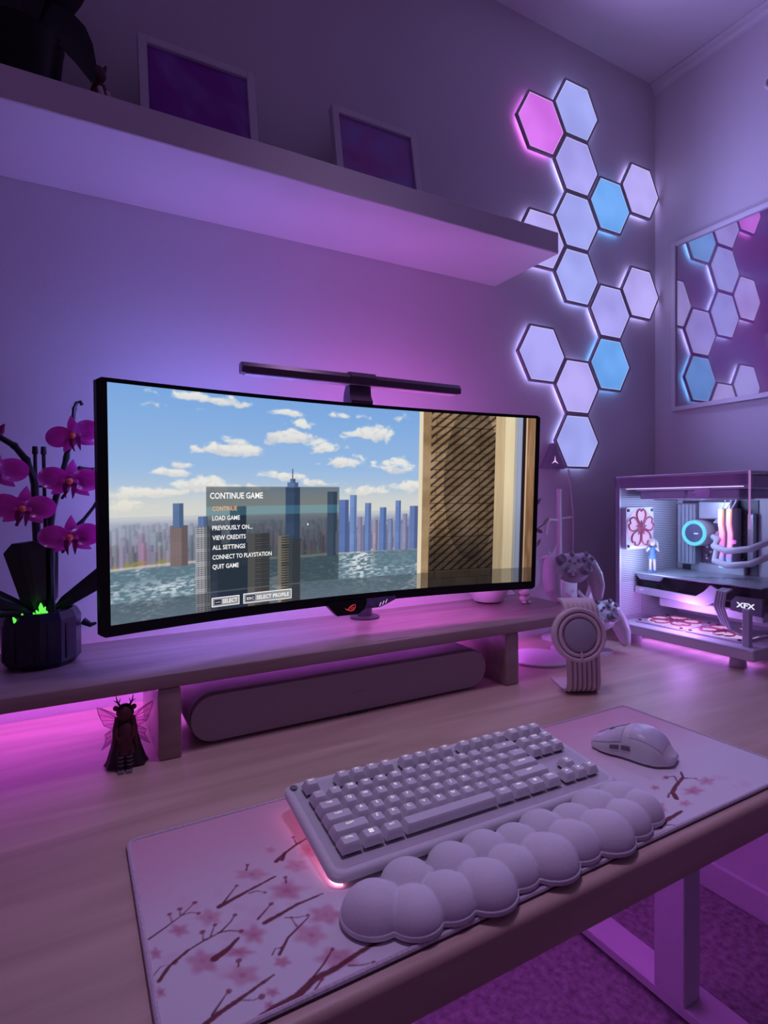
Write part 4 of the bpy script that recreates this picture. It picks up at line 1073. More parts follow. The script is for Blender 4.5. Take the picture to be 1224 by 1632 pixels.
MB().prism(rrect(-.055, .055, -.06, .055, .02), 0, .006, None, .002).build('base_plate', MATS['white'], st)
MB().box((-.025, .032, .004), (.025, .040, .19), .002, 2).build('upright', MATS['white'], st)
for z_, yy in ((.012, -.03), (.106, -.012)):
    for s in (-1, 1):
        MB().tube([(s*.018, .025, z_+.03), (s*.018, .0, z_+.012), (s*.018, -.02+yy*.3, z_+.010), (s*.018, -.03+yy*.3, z_+.022)], .0045, 10).build('cradle_prong', MATS['white'], st)
MB().loft([[(x_, y_, z_) for x_, y_, z_ in ((a, b, c), (a+.018, b, c-.004), (a+.018, b+.012, c-.004), (a, b+.012, c))] for a, b, c in ((.02, .03, .06), (.05, .035, .085), (.085, .045, .125), (.105, .05, .16))]).build('side_wing', MATS['white'], st)

# ------------------------------------------------------------------ slim stand with pole and arms
ps = thing('headphone_stand', 'slim white pole stand with thin side arms behind the controllers', 'headphone stand', (1.092, -0.058, DZ))
MB().lathe([(.046, 0), (.046, .003), (.043, .005)], 48).build('round_base', MATS['white'], ps)
MB().tube([(0, 0, .004), (0, 0, .385)], .0062, 16).build('pole', MATS['white'], ps)
MB().tube([(0, 0, .310), (.046, 0, .312)], .0022, 8).build('arm', MATS['white'], ps)
MB().tube([(0, 0, .306), (-.032, 0, .308), (-.044, -.004, .294), (-.052, -.008, .270)], .0030, 10).build('arm', MATS['white'], ps)
MB().tube([(0, 0, .255), (-.012, 0, .235), (-.028, -.003, .215), (-.046, -.006, .228)], .0022, 8).build('arm', MATS['white'], ps)
# coiled pale cable on the riser
cc = thing('coiled_cable', 'ribbed coil of pale cable standing behind the monitor edge', 'cable', (0.980, -0.055, 0.861))
for k, rr_ in enumerate((.030, .037, .044, .051)):
    MB().torus((0, 0, 0), rr_, .0028, 56, 8, T(0.0, k*.004-.006, .0538) @ RX(90)).build('loop', MATS['white_matte'], cc)
# large flat wireless pad lying under the riser end
tag(MB().lathe([(.072, 0), (.073, .002), (.072, .0045), (.068, .0055)], 56).build('flat_disc_pad', MATS['white'], loc=(0.915, -0.165, DZ)),
    'flat round white pad lying on the desk beside the riser leg', 'pad')

# ------------------------------------------------------------------ small plant in a white bowl and little figure on the riser
sp_ = thing('small_potted_plant', 'small leafy plant in a white bowl behind the right end of the monitor', 'plant', (0.848, -0.072, 0.861))
MB().lathe([(.022, 0), (.034, .004), (.043, .018), (.046, .034), (.043, .034), (.038, .028)], 40).build('bowl', MATS['white'], sp_)
M('olive_leaf', (0.20, 0.20, 0.12), 0.5, nscale=40, namt=0.4, trans=0.2)
MB().ball((0, 0, .028), (.038, .038, .006)).build('soil', MATS['dark_grey'], sp_)
for j, (ex, ez) in enumerate(((.150, .225), (.170, .175), (.150, .125), (.135, .195), (.03, .22), (-.03, .2))):
    stem = bez((0, 0, .03), (.01, 0, .10), (ex*.6, 0, ez-.03), (ex, -.005, ez), 10)
    MB().tube(stem, [.0016]*10, 6).build('stem', MATS['olive_leaf'], sp_)
    for i in range(4, 10):
        p = stem[i]; sgn = 1 if i % 2 else -1
        d = Vector((random.uniform(.3, 1)*.016, random.uniform(-.6, .6)*.012, sgn*.012+.004))
        leaf([p, p+d*.35, p+d*.7, p+d], [.0012, .0048, .0044, .0008], up=(0, 1, .3), cup=.2).build('leaf', MATS['olive_leaf'], sp_)
lf = thing('small_figurine', 'tiny pale pink rounded animal figurine on the right of the riser', 'figurine', (0.908, -0.128, 0.861))
MB().ball((0, 0, .010), (.012, .011, .010)).build('body', MATS['pink_pastel'], lf)
MB().ball((0, -.001, .024), (.0135, .012, .010)).build('head', MATS['pink_pastel'], lf)
for s in (-1, 1):
    MB().ball((s*.010, 0, .033), (.005, .004, .006), 12, 8).build('ear', MATS['pink_pastel'], lf)
    MB().ball((s*.008, -.008, .003), (.005, .006, .003), 12, 8).build('foot', MATS['pink_pastel'], lf)

# ================================================================== ORCHID
oc = thing('orchid', 'toy-brick orchid with translucent magenta flowers in a dark faceted pot', 'orchid', (-0.043, -0.118, 0.861))
OB = Vector((-0.043, -0.118, 0.861))
def ol(x, y, z): return Vector((x, y, z))-OB
def ngon(n, r, z, ph=0.0): return [(r*math.cos(2*math.pi*(i+ph)/n), r*math.sin(2*math.pi*(i+ph)/n), z) for i in range(n)]
MB().loft([ngon(12, .044, 0), ngon(12, .0515, .008), ngon(12, .0525, .070), ngon(12, .047, .081), ngon(12, .042, .081), ngon(12, .040, .068)]).build('pot', MATS['pot_dark'], oc, False)
for i in range(5):
    a = R(200+i*28)
    MB().box((-.0035, -.0006, .012), (.0035, .0012, .064), .0004, 1, RZ(math.degrees(a)+90) @ T(0, -.0512, 0)).build('pot_stave', MATS['pot_dark'], oc, False)
soil = MB()
for i in range(40):
    a = random.uniform(0, 6.28); r_ = .036*math.sqrt(random.random()); soil.ball((r_*math.cos(a), r_*math.sin(a), .070), .006, 8, 6)
o_ = soil.build('soil_pieces', MATS['black'], oc); o_['kind'] = 'stuff'
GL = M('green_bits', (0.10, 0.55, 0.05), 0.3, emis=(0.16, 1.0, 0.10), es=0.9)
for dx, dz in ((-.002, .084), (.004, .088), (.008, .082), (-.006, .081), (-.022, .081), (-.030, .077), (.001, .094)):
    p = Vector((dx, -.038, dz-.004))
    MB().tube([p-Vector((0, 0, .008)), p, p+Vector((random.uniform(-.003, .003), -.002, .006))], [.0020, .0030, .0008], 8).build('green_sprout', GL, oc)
# stems
def stemtube(pts, r0, r1):
    q = []
    P_ = [ol(*p) for p in pts]
    for i in range(len(P_)-1):
        for t in np.linspace(0, 1, 5, endpoint=False): q.append(P_[i].lerp(P_[i+1], float(t)))
    q.append(P_[-1])
    n = len(q); return MB().tube(q, [r0+(r1-r0)*i/(n-1)+(.0012 if i % 5 == 0 else 0) for i in range(n)], 8)
stemtube([(-.045, -.12, .92), (-.046, -.12, 1.02), (-.048, -.12, 1.10), (-.048, -.12, 1.135), (-.058, -.12, 1.165), (-.072, -.125, 1.185), (-.090, -.13, 1.197), (-.115, -.14, 1.20)], .0062, .0038).build('stem', MATS['leaf_dark'], oc)
stemtube([(-.030, -.12, .92), (-.030, -.12, 1.02), (-.028, -.12, 1.08), (-.016, -.12, 1.13), (-.006, -.12, 1.17), (.002, -.12, 1.215), (.006, -.12, 1.246)], .0058, .0026).build('stem', MATS['leaf_dark'], oc)
MB().tube([ol(.006, -.12, 1.246), ol(.009, -.12, 1.254), ol(.014, -.12, 1.256), ol(.016, -.12, 1.251)], [.0026, .0026, .0028, .003], 8).build('curled_tip', MATS['leaf_dark'], oc)
for x_, zt2 in ((-.047, 1.186), (-.036, 1.186)):
    MB().tube([ol(x_, -.112, .92), ol(x_, -.112, zt2-.012), ol(x_, -.112, zt2-.011), ol(x_, -.112, zt2)], [.0026, .0026, .0042, .0034], 8).build('support_rod', MATS['leaf_dark'], oc)
MB().tube([ol(-.047, -.115, 1.126), ol(-.030, -.115, 1.126)], .0018, 6).build('clip', MATS['leaf_dark'], oc)
stemtube([(-.006, -.12, 1.15), (.012, -.12, 1.154), (.030, -.12, 1.152), (.045, -.12, 1.150)], .0030, .0026).build('side_twig', MATS['leaf_dark'], oc)
stemtube([(-.028, -.12, 1.03), (-.014, -.12, 1.055), (.012, -.12, 1.07), (.034, -.12, 1.10)], .0034, .0024).build('side_twig', MATS['leaf_dark'], oc)
stemtube([(-.046, -.12, 1.09), (-.062, -.13, 1.105), (-.085, -.14, 1.112)], .0034, .0024).build('side_twig', MATS['leaf_dark'], oc)
# broad blade leaves: flat tapered boards
def blade(p0, p1, w0, w1, wt, nrm):
    p0 = ol(*p0); p1 = ol(*p1); a = (p1-p0).normalized(); s = a.cross(Vector(nrm)).normalized(); n = s.cross(a)
    rings = []
    for f, w in ((0, w0*.45), (.12, w0), (.5, (w0+w1)/2), (.88, w1), (1, wt)):
        c = p0.lerp(p1, f)
        rings.append([c+s*w+n*.001, c+s*w*.2+n*.004, c-s*w*.2+n*.004, c-s*w+n*.001, c-s*w-n*.002, c+s*w-n*.002])
    return MB().loft(rings)
blade((-.050, -.13, .945), (-.062, -.15, 1.045), .016, .026, .014, (0, -1, .1)).build('leaf', MATS['leaf_dark'], oc, False)
blade((-.034, -.11, .945), (-.040, -.09, 1.045), .014, .020, .010, (.3, -1, .1)).build('leaf', MATS['leaf_dark'], oc, False)
blade((-.022, -.13, .945), (.062, -.15, 1.005), .009, .017, .010, (0, -1, .5)).build('leaf', MATS['leaf_dark'], oc, False)
blade((-.062, -.13, .945), (-.135, -.15, .985), .010, .018, .008, (0, -1, .5)).build('leaf', MATS['leaf_dark'], oc, False)
blade((-.062, -.14, .942), (-.150, -.17, .948), .004, .006, .003, (0, -1, .2)).build('leaf', MATS['leaf_dark'], oc, False)
MB().tube([ol(.012, -.12, .918), ol(.022, -.125, .912), ol(.030, -.125, .914)], [.006, .004, .002], 8).build('side_bud', MATS['leaf_dark'], oc)
# flowers
def dish(cx_, cz, rx, rz, cup=.010, rim=.0012, seg=28):
    """concave oval petal in x-z, opening to -y"""
    m = MB(); rings = []
    for f in (0.02, .35, .65, .88, 1.0):
        rings.append([(cx_+rx*f*math.cos(2*math.pi*i/seg), -cup*(f*f)+.002, cz+rz*f*math.sin(2*math.pi*i/seg)) for i in range(seg)])
    for f in (1.0, .6, .02):
        rings.append([(cx_+rx*f*math.cos(2*math.pi*i/seg), -cup*(f*f)+.002+.0016, cz+rz*f*math.sin(2*math.pi*i/seg)) for i in range(seg)])
    return m.loft(rings)
def pointed(ang, L, w, curl=.006):
    """pointed sepal from the centre outward"""
    pts = []
    for i in range(7):
        f = i/6; pts.append(Vector((0, -curl*math.sin(f*3.0)+.003, L*f)))
    xf = RY(ang)
    ws = [w*.35, w*.75, w, w*.96, w*.78, w*.45, w*.05]
    q = leaf([xf @ p for p in pts], ws, up=(0, -1, 0), cup=-.18, nseg=5); return q
parts_f = [('round_petal', dish(-.0215, .004, .0200, .0165), 'petal'), ('round_petal', dish(.0215, .004, .0200, .0165), 'petal'),
           ('upper_sepal', pointed(4, .033, .0085), 'petal'), ('lower_sepal', pointed(128, .032, .0085), 'petal'), ('lower_sepal', pointed(-128, .032, .0085), 'petal')]
lip = MB()
for s in (-1, 1): lip.loft([[(s*.002, -.008, -.002), (s*.009, -.006, -.003), (s*.008, -.003, -.003), (s*.002, -.004, -.002)], [(s*.0025, -.012, -.012), (s*.009, -.009, -.011), (s*.0085, -.007, -.011), (s*.003, -.009, -.012)], [(s*.004, -.010, -.024), (s*.005, -.010, -.024), (s*.005, -.009, -.024), (s*.004, -.009, -.024)]])
parts_f += [('lip', lip, 'petal_dark')]
col_ = MB().ball((0, -.009, .001), (.0048, .006, .0045), 16, 10)
parts_f += [('column', col_, 'orange_part')]
for s in (-1, 1): parts_f.append(('stud', MB().lathe([(.0028, 0), (.0028, .004), (.0018, .0045)], 14, T(s*.0085, -.005, .0005) @ RX(90)), 'petal'))
parts_f.append(('stud', MB().lathe([(.0026, 0), (.0026, .004), (.0018, .0045)], 14, T(0, -.004, .009) @ RX(90)), 'petal'))
fm = [(n, mb.mesh(n, MATS[mt], True, 50)) for n, mb, mt in parts_f]
for (x_, y_, z_), (ax, ay, az), k in (((.006, -.158, 1.199), (6, -14, -22), .92), ((-.001, -.160, 1.132), (4, 3, -8), 1.0), ((-.060, -.160, 1.093), (4, 4, -5), 1.0), ((-.002, -.160, 1.050), (4, -3, -8), 1.0), ((-.094, -.158, 1.145), (4, 2, 6), 1.0)):
    fl = bpy.data.objects.new('flower', None); fl.empty_display_size = .01; COL.objects.link(fl); fl.parent = oc
    fl.location = Vector((x_, y_, z_))-OB; fl.rotation_euler = (R(ax), R(ay), R(az)); fl.scale = (k, k, k)
    for n, me in fm: inst(n, me, fl)
    MB().tube([Vector((x_, y_+.004, z_))-OB, Vector((x_-.004, y_+.022, z_-.012))-OB, Vector((x_-.012, -.12, z_-.024))-OB], [.0016, .0020, .0022], 6).build('flower_stalk', MATS['leaf_dark'], oc)
MB().tube([ol(-.090, -.13, 1.197), ol(-.088, -.135, 1.205), ol(-.082, -.14, 1.214)], [.002, .006, .001], 8).build('flower_bud', MATS['petal_dark'], oc)

# ================================================================== WINGED FIGURINE
fg = thing('winged_figurine', 'small dark cloaked figurine with antlers and clear fairy wings under the riser', 'figurine', (0.058, -0.268, DZ), R(-8))
fg.scale = (.9, .9, .9)
M('fig_dark', (0.022, 0.012, 0.018), 0.6, nscale=120, namt=0.4); M('fig_red', (0.085, 0.016, 0.026), 0.6, nscale=120, namt=0.3); M('fig_grey', (0.22, 0.18, 0.22), 0.5)
clk = MB(); rings = []
for z, rx, ry, yy in ((0.002, .030, .017, .008), (.010, .026, .016, .007), (.030, .021, .013, .005), (.052, .016, .011, .004), (.070, .013, .010, .003), (.078, .009, .008, .002)):
    ring = []
    for i in range(28):
        a = 2*math.pi*i/28; w = 1+.10*math.sin(a*7)*(1-z/.08)
        ring.append((rx*w*math.cos(a), yy+ry*w*math.sin(a), z))
    rings.append(ring)
clk.loft(rings).build('cloak', MATS['fig_dark'], fg, True, 60)
MB().ball((0, -.006, .050), (.0125, .009, .022), 18, 12).build('dress', MATS['fig_red'], fg)
MB().loft([[(.013*k*math.cos(a_), -.006+.009*k*math.sin(a_), z) for a_ in np.linspace(0, 2*math.pi, 20, endpoint=False)] for z, k in ((.024, 1.05), (.034, .95), (.046, .80))]).build('skirt', MATS['fig_red'], fg)
MB().ball((0, -.002, .083), (.0105, .0105, .0120), 20, 14).build('head', MATS['fig_red'], fg)
MB().ball((0, .002, .084), (.0125, .0115, .0125), 20, 14).build('hood', MATS['fig_dark'], fg)
for s in (-1, 1):
    MB().tube([(s*.010, -.002, .078), (s*.0135, -.004, .060), (s*.0145, -.006, .042), (s*.016, -.006, .030)], [.004, .0038, .003, .001], 8).build('hair_lock', MATS['fig_red'], fg)
    MB().tube([(s*.011, -.006, .064), (s*.012, -.012, .052), (s*.005, -.014, .046)], [.0032, .003, .0024], 8).build('arm', MATS['fig_red'], fg)
    an = MB(); an.tube([(s*.006, 0, .093), (s*.010, 0, .100), (s*.012, 0, .110)], [.0016, .0013, .0004], 6); an.tube([(s*.009, 0, .099), (s*.015, 0, .103)], [.0012, .0004], 6); an.tube([(s*.0085, 0, .098), (s*.006, 0, .105)], [.0010, .0004], 6)
    an.build('antler', MATS['fig_dark'], fg)
    MB().ball((s*.0125, -.002, .092), (.004, .003, .004), 10, 8).build('ear', MATS['fig_red'], fg)
    MB().tube([(s*.0055, -.010, .030), (s*.0055, -.012, .018), (s*.0055, -.012, .004)], [.0042, .0044, .0048], 12).build('boot', MATS['fig_dark'], fg)
    MB().box((s*.0055-.0046, -.024, 0), (s*.0055+.0046, -.008, .0032), .0012, 2).build('boot_sole', MATS['fig_grey'], fg)
    for z in (.010, .016, .022): MB().torus((s*.0055, -.012, z), .0046, .0006, 18, 5).build('boot_strap', MATS['fig_grey'], fg)
# wings: clear membrane with raised veins
M('wing_vein', (0.62, 0.36, 0.52), 0.4, trans=0.3)
wing_glass = glass_mat('wing_film', (0.90, 0.72, 0.88), 0.25, 0.15)
up_w = [(.006, .074), (.018, .082), (.032, .090), (.039, .093), (.037, .082), (.033, .072), (.030, .064), (.020, .058), (.008, .060)]
lo_w = [(.007, .060), (.020, .056), (.029, .050), (.026, .044), (.030, .034), (.034, .027), (.024, .034), (.014, .042), (.007, .050)]
for s in (-1, 1):
    for nm, poly in (('upper_wing', up_w), ('lower_wing', lo_w)):
        pp = [(s*x, z) for x, z in poly]
        if s < 0: pp = pp[::-1]
        wxf = T(0, .010, 0) @ UP @ RZ(0)
        w_ = MB().prism(pp, -.0003, .0003, wxf).build(nm, wing_glass, fg, False)
        v_ = MB(); v_.tube([(s*x, .010, z) for x, z in poly], .0005, 5, closed=True)
        for x, z in poly[2:7]: v_.tube([(s*.007, .010, .062 if nm == 'lower_wing' else .066), (s*x*.55, .010, z*.5+.034 if nm == 'upper_wing' else z*.5+.028), (s*x, .010, z)], .0004, 5)
        v_.build('vein', MATS['wing_vein'], w_)

# ================================================================== COMPUTER
PX0, PX1, PY0, PY1, PZ0, PZ1 = 1.203, 1.470, -.462, -.140, .764, 1.154
PO = Vector((PX0, PY1, DZ))
pc = thing('computer_tower', 'white glass-sided computer tower with coloured lights in the desk corner', 'computer', PO)
def pl(x, y, z): return Vector((x, y, z))-PO
def pbox(name, a, b, mat, bev=0.001, parent=None):
    lo = [min(a[i], b[i]) for i in range(3)]; hi = [max(a[i], b[i]) for i in range(3)]
    return MB().box(pl(*lo), pl(*hi), bev, 1).build(name, mat, parent or pc, False)
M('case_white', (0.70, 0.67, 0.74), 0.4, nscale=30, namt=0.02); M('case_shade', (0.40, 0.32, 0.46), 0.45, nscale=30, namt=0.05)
M('board_dark', (0.06, 0.06, 0.09), 0.4, nscale=90, namt=0.5); M('board_silver', (0.42, 0.44, 0.50), 0.35, metal=0.4, nscale=40, namt=0.08)
def perf_mat(name):
    """white sheet metal with a fine staggered hole pattern"""
    m = bpy.data.materials.new(name); m.use_nodes = True
    n = m.node_tree.nodes; l = m.node_tree.links; b = n['Principled BSDF']
    tc = n.new('ShaderNodeTexCoord'); vo = n.new('ShaderNodeTexVoronoi'); vo.inputs['Scale'].default_value = 210; vo.inputs['Randomness'].default_value = 0.0
    l.new(tc.outputs['Object'], vo.inputs['Vector'])
    rp = n.new('ShaderNodeValToRGB'); rp.color_ramp.elements[0].position = .36; rp.color_ramp.elements[1].position = .42
    rp.color_ramp.elements[0].color = (.05, .04, .07, 1); rp.color_ramp.elements[1].color = (.70, .67, .74, 1)
    l.new(vo.outputs['Distance'], rp.inputs[0]); l.new(rp.outputs[0], b.inputs['Base Color'])
    MATS[name] = m; return m
perf_mat('perforated')
# chassis
pbox('base_tray', (PX0, PY0-.01, PZ0), (PX1, PY1, PZ0+.024), MATS['case_white'], .002)
for x_ in (PX0+.035, PX1-.035):
    for y_ in (PY0+.04, PY1-.03):
        MB().lathe([(.016, 0), (.017, .003), (.014, PZ0-DZ)], 24, T(*pl(x_, y_, DZ))).build('foot', MATS['case_white'], pc)
pbox('top_panel', (PX0, PY0, PZ1-.006), (PX1, PY1, PZ1), MATS['case_white'], .001)
pbox('rear_pillar', (PX0, PY1-.012, PZ0+.024), (PX0+.006, PY1, PZ1-.006), MATS['case_white'], .0008)
pbox('rear_panel', (PX0+.006, PY1-.004, PZ0+.024), (PX1, PY1, PZ1-.006), MATS['perforated'], 0)
pbox('motherboard_tray', (PX1-.020, PY0+.004, PZ0+.024), (PX1, PY1-.004, PZ1-.006), MATS['case_white'], 0)
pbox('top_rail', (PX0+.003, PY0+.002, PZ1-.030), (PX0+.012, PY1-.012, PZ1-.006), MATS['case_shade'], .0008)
MB().box(pl(PX0+.014, PY0+.02, PZ1-.0325), pl(PX0+.018, PY1-.02, PZ1-.0305)).build('top_light_bar', E('case_line', (.75, .55, 1.0), 1.6), pc, False)
pbox('side_glass', (PX0-.0035, PY0+.001, PZ0+.020), (PX0, PY1, PZ1), MATS['glass'], 0)
pbox('front_glass', (PX0, PY0-.0035, PZ0+.022), (PX1, PY0, PZ1), MATS['glass'], 0)
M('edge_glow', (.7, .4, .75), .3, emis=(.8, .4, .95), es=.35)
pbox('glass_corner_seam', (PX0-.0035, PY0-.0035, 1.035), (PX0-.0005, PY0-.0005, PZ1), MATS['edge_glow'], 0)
# radiator with fans under the top
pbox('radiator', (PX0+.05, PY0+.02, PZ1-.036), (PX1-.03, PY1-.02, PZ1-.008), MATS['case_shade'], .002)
for k in range(2):
    y0_ = PY1-.030-k*.125
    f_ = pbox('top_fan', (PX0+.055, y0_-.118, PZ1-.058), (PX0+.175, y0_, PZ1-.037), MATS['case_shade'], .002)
    MB().lathe([(.052, 0), (.052, -.001), (.02, -.001)], 32, T(*pl(PX0+.115, y0_-.059, PZ1-.0582))).build('fan_ring', MATS['dark_grey'], f_)
MB().loft([[pl(PX0+.03, y, z) for y, z in ((-.318, 1.100), (-.333, 1.106), (-.322, 1.112), (-.334, 1.120), (-.322, 1.127), (-.362, 1.127), (-.362, 1.100))], [pl(PX0+.036, y, z) for y, z in ((-.318, 1.100), (-.333, 1.106), (-.322, 1.112), (-.334, 1.120), (-.322, 1.127), (-.362, 1.127), (-.362, 1.100))]]).build('jagged_bracket', M('lilac_part', (.55, .36, .66), .4), pc, False)
# motherboard with heatsinks
xb = PX1-.020
mbd = pbox('motherboard', (xb-.003, -.352, .812), (xb, -.160, 1.092), MATS['board_dark'], 0)
xm_ = xb-.003
for nm, a, b, mt in (('io_cover', (xm_-.034, -.215, .925), (xm_, -.165, 1.085), 'board_silver'), ('heatsink', (xm_-.030, -.305, 1.045), (xm_, -.222, 1.090), 'board_silver'),
                     ('chipset_cover', (xm_-.016, -.350, .820), (xm_, -.205, .868), 'board_silver'), ('drive_cover', (xm_-.014, -.330, .902), (xm_, -.190, .930), 'board_silver'), ('power_block', (xm_-.012, -.350, .93), (xm_, -.332, 1.06), 'board_silver')):
    pbox(nm, a, b, MATS[mt], .003, mbd)
for k in range(5):   # grooves of the covers
    pbox('groove', (xm_-.0345, -.167-k*.0105, .93), (xm_-.0338, -.1685-k*.0105, 1.082), MATS['board_dark'], 0, mbd)
for k in range(3):
    pbox('slot', (xm_-.010, -.345, .846-k*.013), (xm_-.001, -.215, .851-k*.013), MATS['board_dark'], .001, mbd)
for k in range(26):
    y_ = random.uniform(-.345, -.20); z_ = random.uniform(.93, 1.05); s_ = random.uniform(.003, .007)
    pbox('chip', (xm_-random.uniform(.003, .010), y_, z_), (xm_, y_-s_, z_+s_*.8), MATS['mid_grey'] if k % 2 else MATS['board_silver'], 0, mbd)
# pump with turquoise ring
pm = MB().lathe([(.034, 0), (.034, .030), (.032, .038)], 40, T(*pl(xm_, -.216, 1.008)) @ RY(-90)).build('pump_head', MATS['case_white'], pc)
MB().torus((0, 0, .0385), .0285, .0046, 56, 10, T(*pl(xm_, -.216, 1.008)) @ RY(-90)).build('glowing_ring', E('turquoise', (.10, .72, .78), 1.05), pm)
MB().lathe([(.0235, .037), (.0235, .0395)], 40, T(*pl(xm_, -.216, 1.008)) @ RY(-90)).build('display_disc', M('display_blue', (.10, .13, .22), .3), pm)
MB().box(pl(xm_-.0402, -.2165, 1.0055), pl(xm_-.0396, -.2280, 1.0085)).build('display_mark', E('disp_w', (.9, .95, 1), 1), pm, False)
# memory sticks with a colour run
def rainbow(name, cols):
    m = bpy.data.materials.new(name); m.use_nodes = True
    n = m.node_tree.nodes; l = m.node_tree.links; b = n['Principled BSDF']
    tc = n.new('ShaderNodeTexCoord'); sx = n.new('ShaderNodeSeparateXYZ'); l.new(tc.outputs['Generated'], sx.inputs[0])
    rp = n.new('ShaderNodeValToRGB'); e = rp.color_ramp.elements
    e[0].position = cols[0][0]; e[0].color = cols[0][1]+(1,); e[1].position = cols[-1][0]; e[1].color = cols[-1][1]+(1,)
    for p, c in cols[1:-1]:
        q = e.new(p); q.color = c+(1,)
    l.new(sx.outputs[2], rp.inputs[0]); l.new(rp.outputs[0], b.inputs['Emission Color']); b.inputs['Emission Strength'].default_value = 1.0
    MATS[name] = m; return m
rainbow('ram_run', [(0, (.08, .55, .60)), (.14, (.10, .30, .85)), (.24, (.75, .18, .80)), (.55, (.95, .16, .42)), (.8, (.98, .30, .20)), (1, (.95, .62, .12))])
for k, y_ in enumerate((-.290, -.310)):
    st_ = pbox('memory_stick', (xm_-.040, y_-.0035, .925), (xm_, y_+.0035, 1.072), MATS['case_white'], .001)
    zz = [(.926, 0), (.95, .003), (.985, .0), (1.01, -.001), (1.035, .003), (1.071, .002)]
    MB().loft([[pl(xm_-.046, y_-.005+d, z), pl(xm_-.046, y_+.005+d, z), pl(xm_-.040, y_+.005+d, z), pl(xm_-.040, y_-.005+d, z)] for z, d in zz]).build('light_bar', MATS['ram_run'], st_, False)
# coolant tubes
for k in range(2):
    z0_ = 1.000-.022*k
    MB().tube([pl(xm_-.030, -.262, z0_), pl(xm_-.052, -.285, z0_-.004), pl(xm_-.085, -.298, z0_-.020-.012*k), pl(xm_-.105, -.340, z0_-.026-.012*k), pl(xm_-.105, -.390, z0_-.018-.012*k), pl(xm_-.090, -.440, z0_+.008-.01*k), pl(xm_-.060, -.452, z0_+.05)], .0075, 12).build('coolant_tube', MATS['case_white'], pc)
    MB().tube([pl(xm_-.004, -.262, z0_+.006), pl(xm_-.034, -.280, z0_+.006)], .010, 14).build('tube_fitting', M('fitting_pink', (.62, .40, .50), .35), pc)
for k in range(3):
    MB().tube([pl(xm_-.02, -.258-.004*k, 1.036), pl(xm_-.03, -.280-.008*k, 1.055), pl(xm_-.028, -.290-.012*k, 1.085), pl(xm_-.03, -.292-.014*k, 1.098)], .0022, 6).build('thin_cable', MATS['case_white'], pc)
# graphics card
gp = pbox('graphics_card', (PX0+.070, -.455, .868), (xm_-.004, -.150, .904), MATS['black'], .003)
pbox('backplate', (PX0+.064, -.455, .9045), (xm_-.004, -.148, .9085), MATS['board_silver'], .001, gp)
for k in range(5):
    pbox('backplate_slot', (PX0+.09+.02*k, -.30-.02*k, .9086), (PX0+.096+.02*k, -.26-.02*k, .9089), MATS['board_dark'], 0, gp)
MB().loft([[pl(x, y, z) for y, z in ((-.150, .874), (-.150, .858), (-.330, .850), (-.360, .866), (-.372, .888), (-.345, .900), (-.330, .884), (-.310, .870))] for x in (PX0+.062, PX0+.070)]).build('shroud', MATS['case_white'], gp, False)
MB().loft([[pl(x, y, z) for y, z in ((-.155, .904), (-.225, .904), (-.218, .894), (-.165, .894))] for x in (PX0+.060, PX0+.070)]).build('shroud_fin', MATS['board_silver'], gp, False)
MB().loft([[pl(x, y, z) for y, z in ((-.392, .852), (-.392, .872), (-.402, .884), (-.456, .884), (-.456, .846))] for x in (PX0+.060, PX0+.070)]).build('name_plate', MATS['mid_grey'], gp, False)
vs_, fs_ = text_geo('XFX', .0155, 'CENTER', .0005)
MB().add([pl(PX0+.0594, -.4235-v.x*1.25, .861+v.y) for v in vs_], fs_).build('glowing_lettering', E('xfx_white', (.85, .88, 1.0), 1.2), gp, False)
pbox('support_post', (PX0+.020, -.452, PZ0+.024), (PX0+.034, -.438, .866), MATS['case_white'], .001)
pbox('lower_shroud', (PX0+.10, -.44, .826), (xm_-.02, -.19, .848), MATS['case_white'], .003)
# cables to the card
for k in range(4):
    dy = -.006*k
    MB().tube([pl(PX0+.066, -.372+dy, .896), pl(PX0+.040, -.374+dy, .892), pl(PX0+.034, -.372+dy, .862), pl(PX0+.040, -.385+dy, .826-.004*k), pl(PX0+.070, -.410+dy, .808-.003*k), pl(PX0+.12, -.440, .806)], .0034, 8).build('power_cable', MATS['case_white'], pc)
# rear fan and floor fans with blossom grilles
FANL = E('fan_pinkwhite', (.80, .52, .92), 0.85); GR = M('grille_rose', (.36, .07, .12), .45)
def blossom(rad, w):
    """five-petal blossom outline, flat ribbons in x-y"""
    m = MB()
    for k in range(5):
        a0 = 90+72*k; half_ = [(.10, .02), (.30, .17), (.48, .30), (.66, .36), (.82, .34), (.94, .25), (1.0, .13), (.88, .0)]
        loc_ = half_+[(a, -b) for a, b in half_[-2::-1]]
        ca, sa = math.cos(R(a0)), math.sin(R(a0))
        m.tube([(rad*(a*ca-b*sa), rad*(a*sa+b*ca), 0) for a, b in loc_], w, 5)
        m.tube([(0, 0, 0), (.40*rad*math.cos(R(a0)), .40*rad*math.sin(R(a0)), 0)], w*.8, 5)
        for d in (-14, 14): m.tube([(0, 0, 0), (.30*rad*math.cos(R(a0+d)), .30*rad*math.sin(R(a0+d)), 0)], w*.6, 5)
    m.lathe([(.09*rad, -w), (.09*rad, w)], 14)
    return m
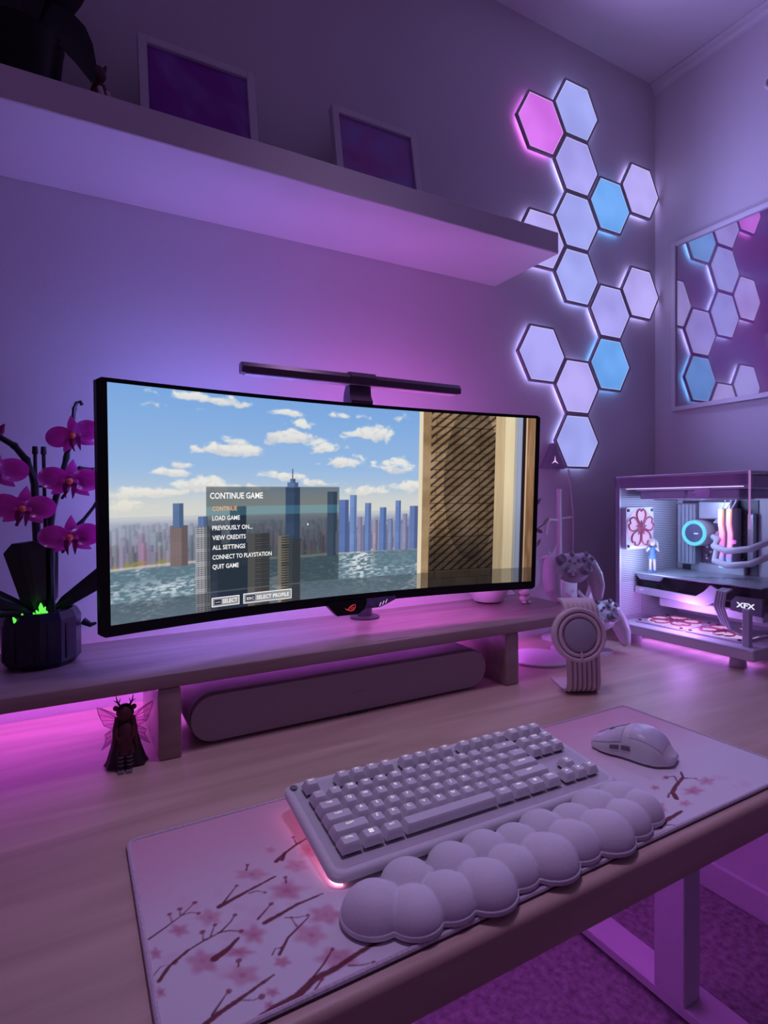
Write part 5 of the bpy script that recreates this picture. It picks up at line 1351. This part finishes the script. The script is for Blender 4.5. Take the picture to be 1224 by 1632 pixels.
def case_fan(name, centre, xf_rot, half, gr):
    f_ = bpy.data.objects.new(name, None); f_.empty_display_size = .02; COL.objects.link(f_); f_.parent = pc
    f_.matrix_local = T(*centre) @ xf_rot
    fr_ = MB()
    fr_.prism(rrect(-half, half, -half, half, .006), -.022, -.004)
    fr_.build('fan_frame', MATS['case_white'], f_, False)
    MB().lathe([(half*.93, 0), (half*.93, .001)], 40, T(0, 0, -.0038)).build('lit_blades', FANL, f_, False)
    b = blossom(half*.92, .0022 if name == 'rear_fan' else .0016); b.build('blossom_grille', GR, f_)
    for a in (-1, 1):
        for c in (-1, 1): MB().lathe([(.004, 0), (.004, .002), (.002, .003)], 12, T(a*half*.86, c*half*.86, -.004)).build('screw', MATS['dark_grey'], f_)
    return f_
case_fan('rear_fan', pl(PX0+.060, PY1-.030, 1.024), RX(90), .0525, GR)
case_fan('floor_fan', pl(PX0+.100, -.232, PZ0+.032), RZ(0), .064, GR)
case_fan('floor_fan', pl(PX0+.100, -.364, PZ0+.032), RZ(180), .064, GR)
pbox('slot_covers', (PX0+.010, PY1-.006, .80), (PX0+.09, PY1-.005, .885), MATS['perforated'], 0)
# figurine standing on the card
af = thing('small_figurine', 'tiny blue and pink standing figurine inside the computer, on the graphics card', 'figurine', (PX0+.095, -.176, .9088), R(-40))
M('fig_skin', (.72, .55, .55), .5); M('fig_blue', (.10, .20, .38), .5); M('fig_hair', (.62, .55, .50), .5)
for s in (-1, 1): MB().tube([(s*.005, 0, 0), (s*.0055, 0, .004), (s*.005, 0, .022), (s*.004, 0, .040)], [.0042, .0032, .0034, .0046], 10).build('leg', MATS['fig_skin'], af)
for s in (-1, 1): MB().ball((s*.005, -.002, .004), (.0042, .006, .004), 10, 8).build('boot', MATS['fig_blue'], af)
MB().loft([[(r_*math.cos(a_), r_*.75*math.sin(a_), z) for a_ in np.linspace(0, 2*math.pi, 18, endpoint=False)] for z, r_ in ((.036, .012), (.044, .009), (.050, .0065), (.060, .0080), (.066, .0050), (.069, .0024))]).build('outfit', MATS['fig_blue'], af)
for s in (-1, 1): MB().tube([(s*.007, 0, .063), (s*.014, -.004, .056), (s*.010, -.008, .066)], [.0026, .0022, .0018], 8).build('arm', MATS['fig_skin'], af)
MB().ball((0, -.001, .077), (.0075, .0075, .0085), 16, 12).build('head', MATS['fig_skin'], af)
MB().ball((0, .002, .080), (.0092, .0085, .0085), 16, 12).build('hair', MATS['fig_hair'], af)
for s in (-1, 1): MB().tube([(s*.008, .002, .082), (s*.013, .003, .074), (s*.015, .003, .056)], [.0034, .0036, .0008], 8).build('hair_bunch', MATS['fig_hair'], af)
# point lights added inside the case to strengthen its fan and strip glow
for nm, loc, col, e_ in (('case_fill_top', (PX0+.10, -.25, 1.085), (.45, .60, 1.0), 1.0), ('case_fill_low', (PX0+.045, -.30, .835), (.60, .28, 1.0), .55), ('case_fill_rear', (PX0+.05, -.20, .95), (.45, .6, 1.0), .4)):
    d = bpy.data.lights.new(nm, 'POINT'); d.energy = e_; d.color = col; d.shadow_soft_size = .03; d.specular_factor = .1
    o = bpy.data.objects.new(nm, d); COL.objects.link(o); o.location = loc
# violet strip under the case
MB().box(pl(PX0+.06, PY0+.02, PZ0-.004), pl(PX0+.07, PY1-.03, PZ0-.0005)).build('underglow_strip', E('case_under', (.50, .20, 1.0), 10, True), pc, False)

bpy.data.scenes.remove(TMP)
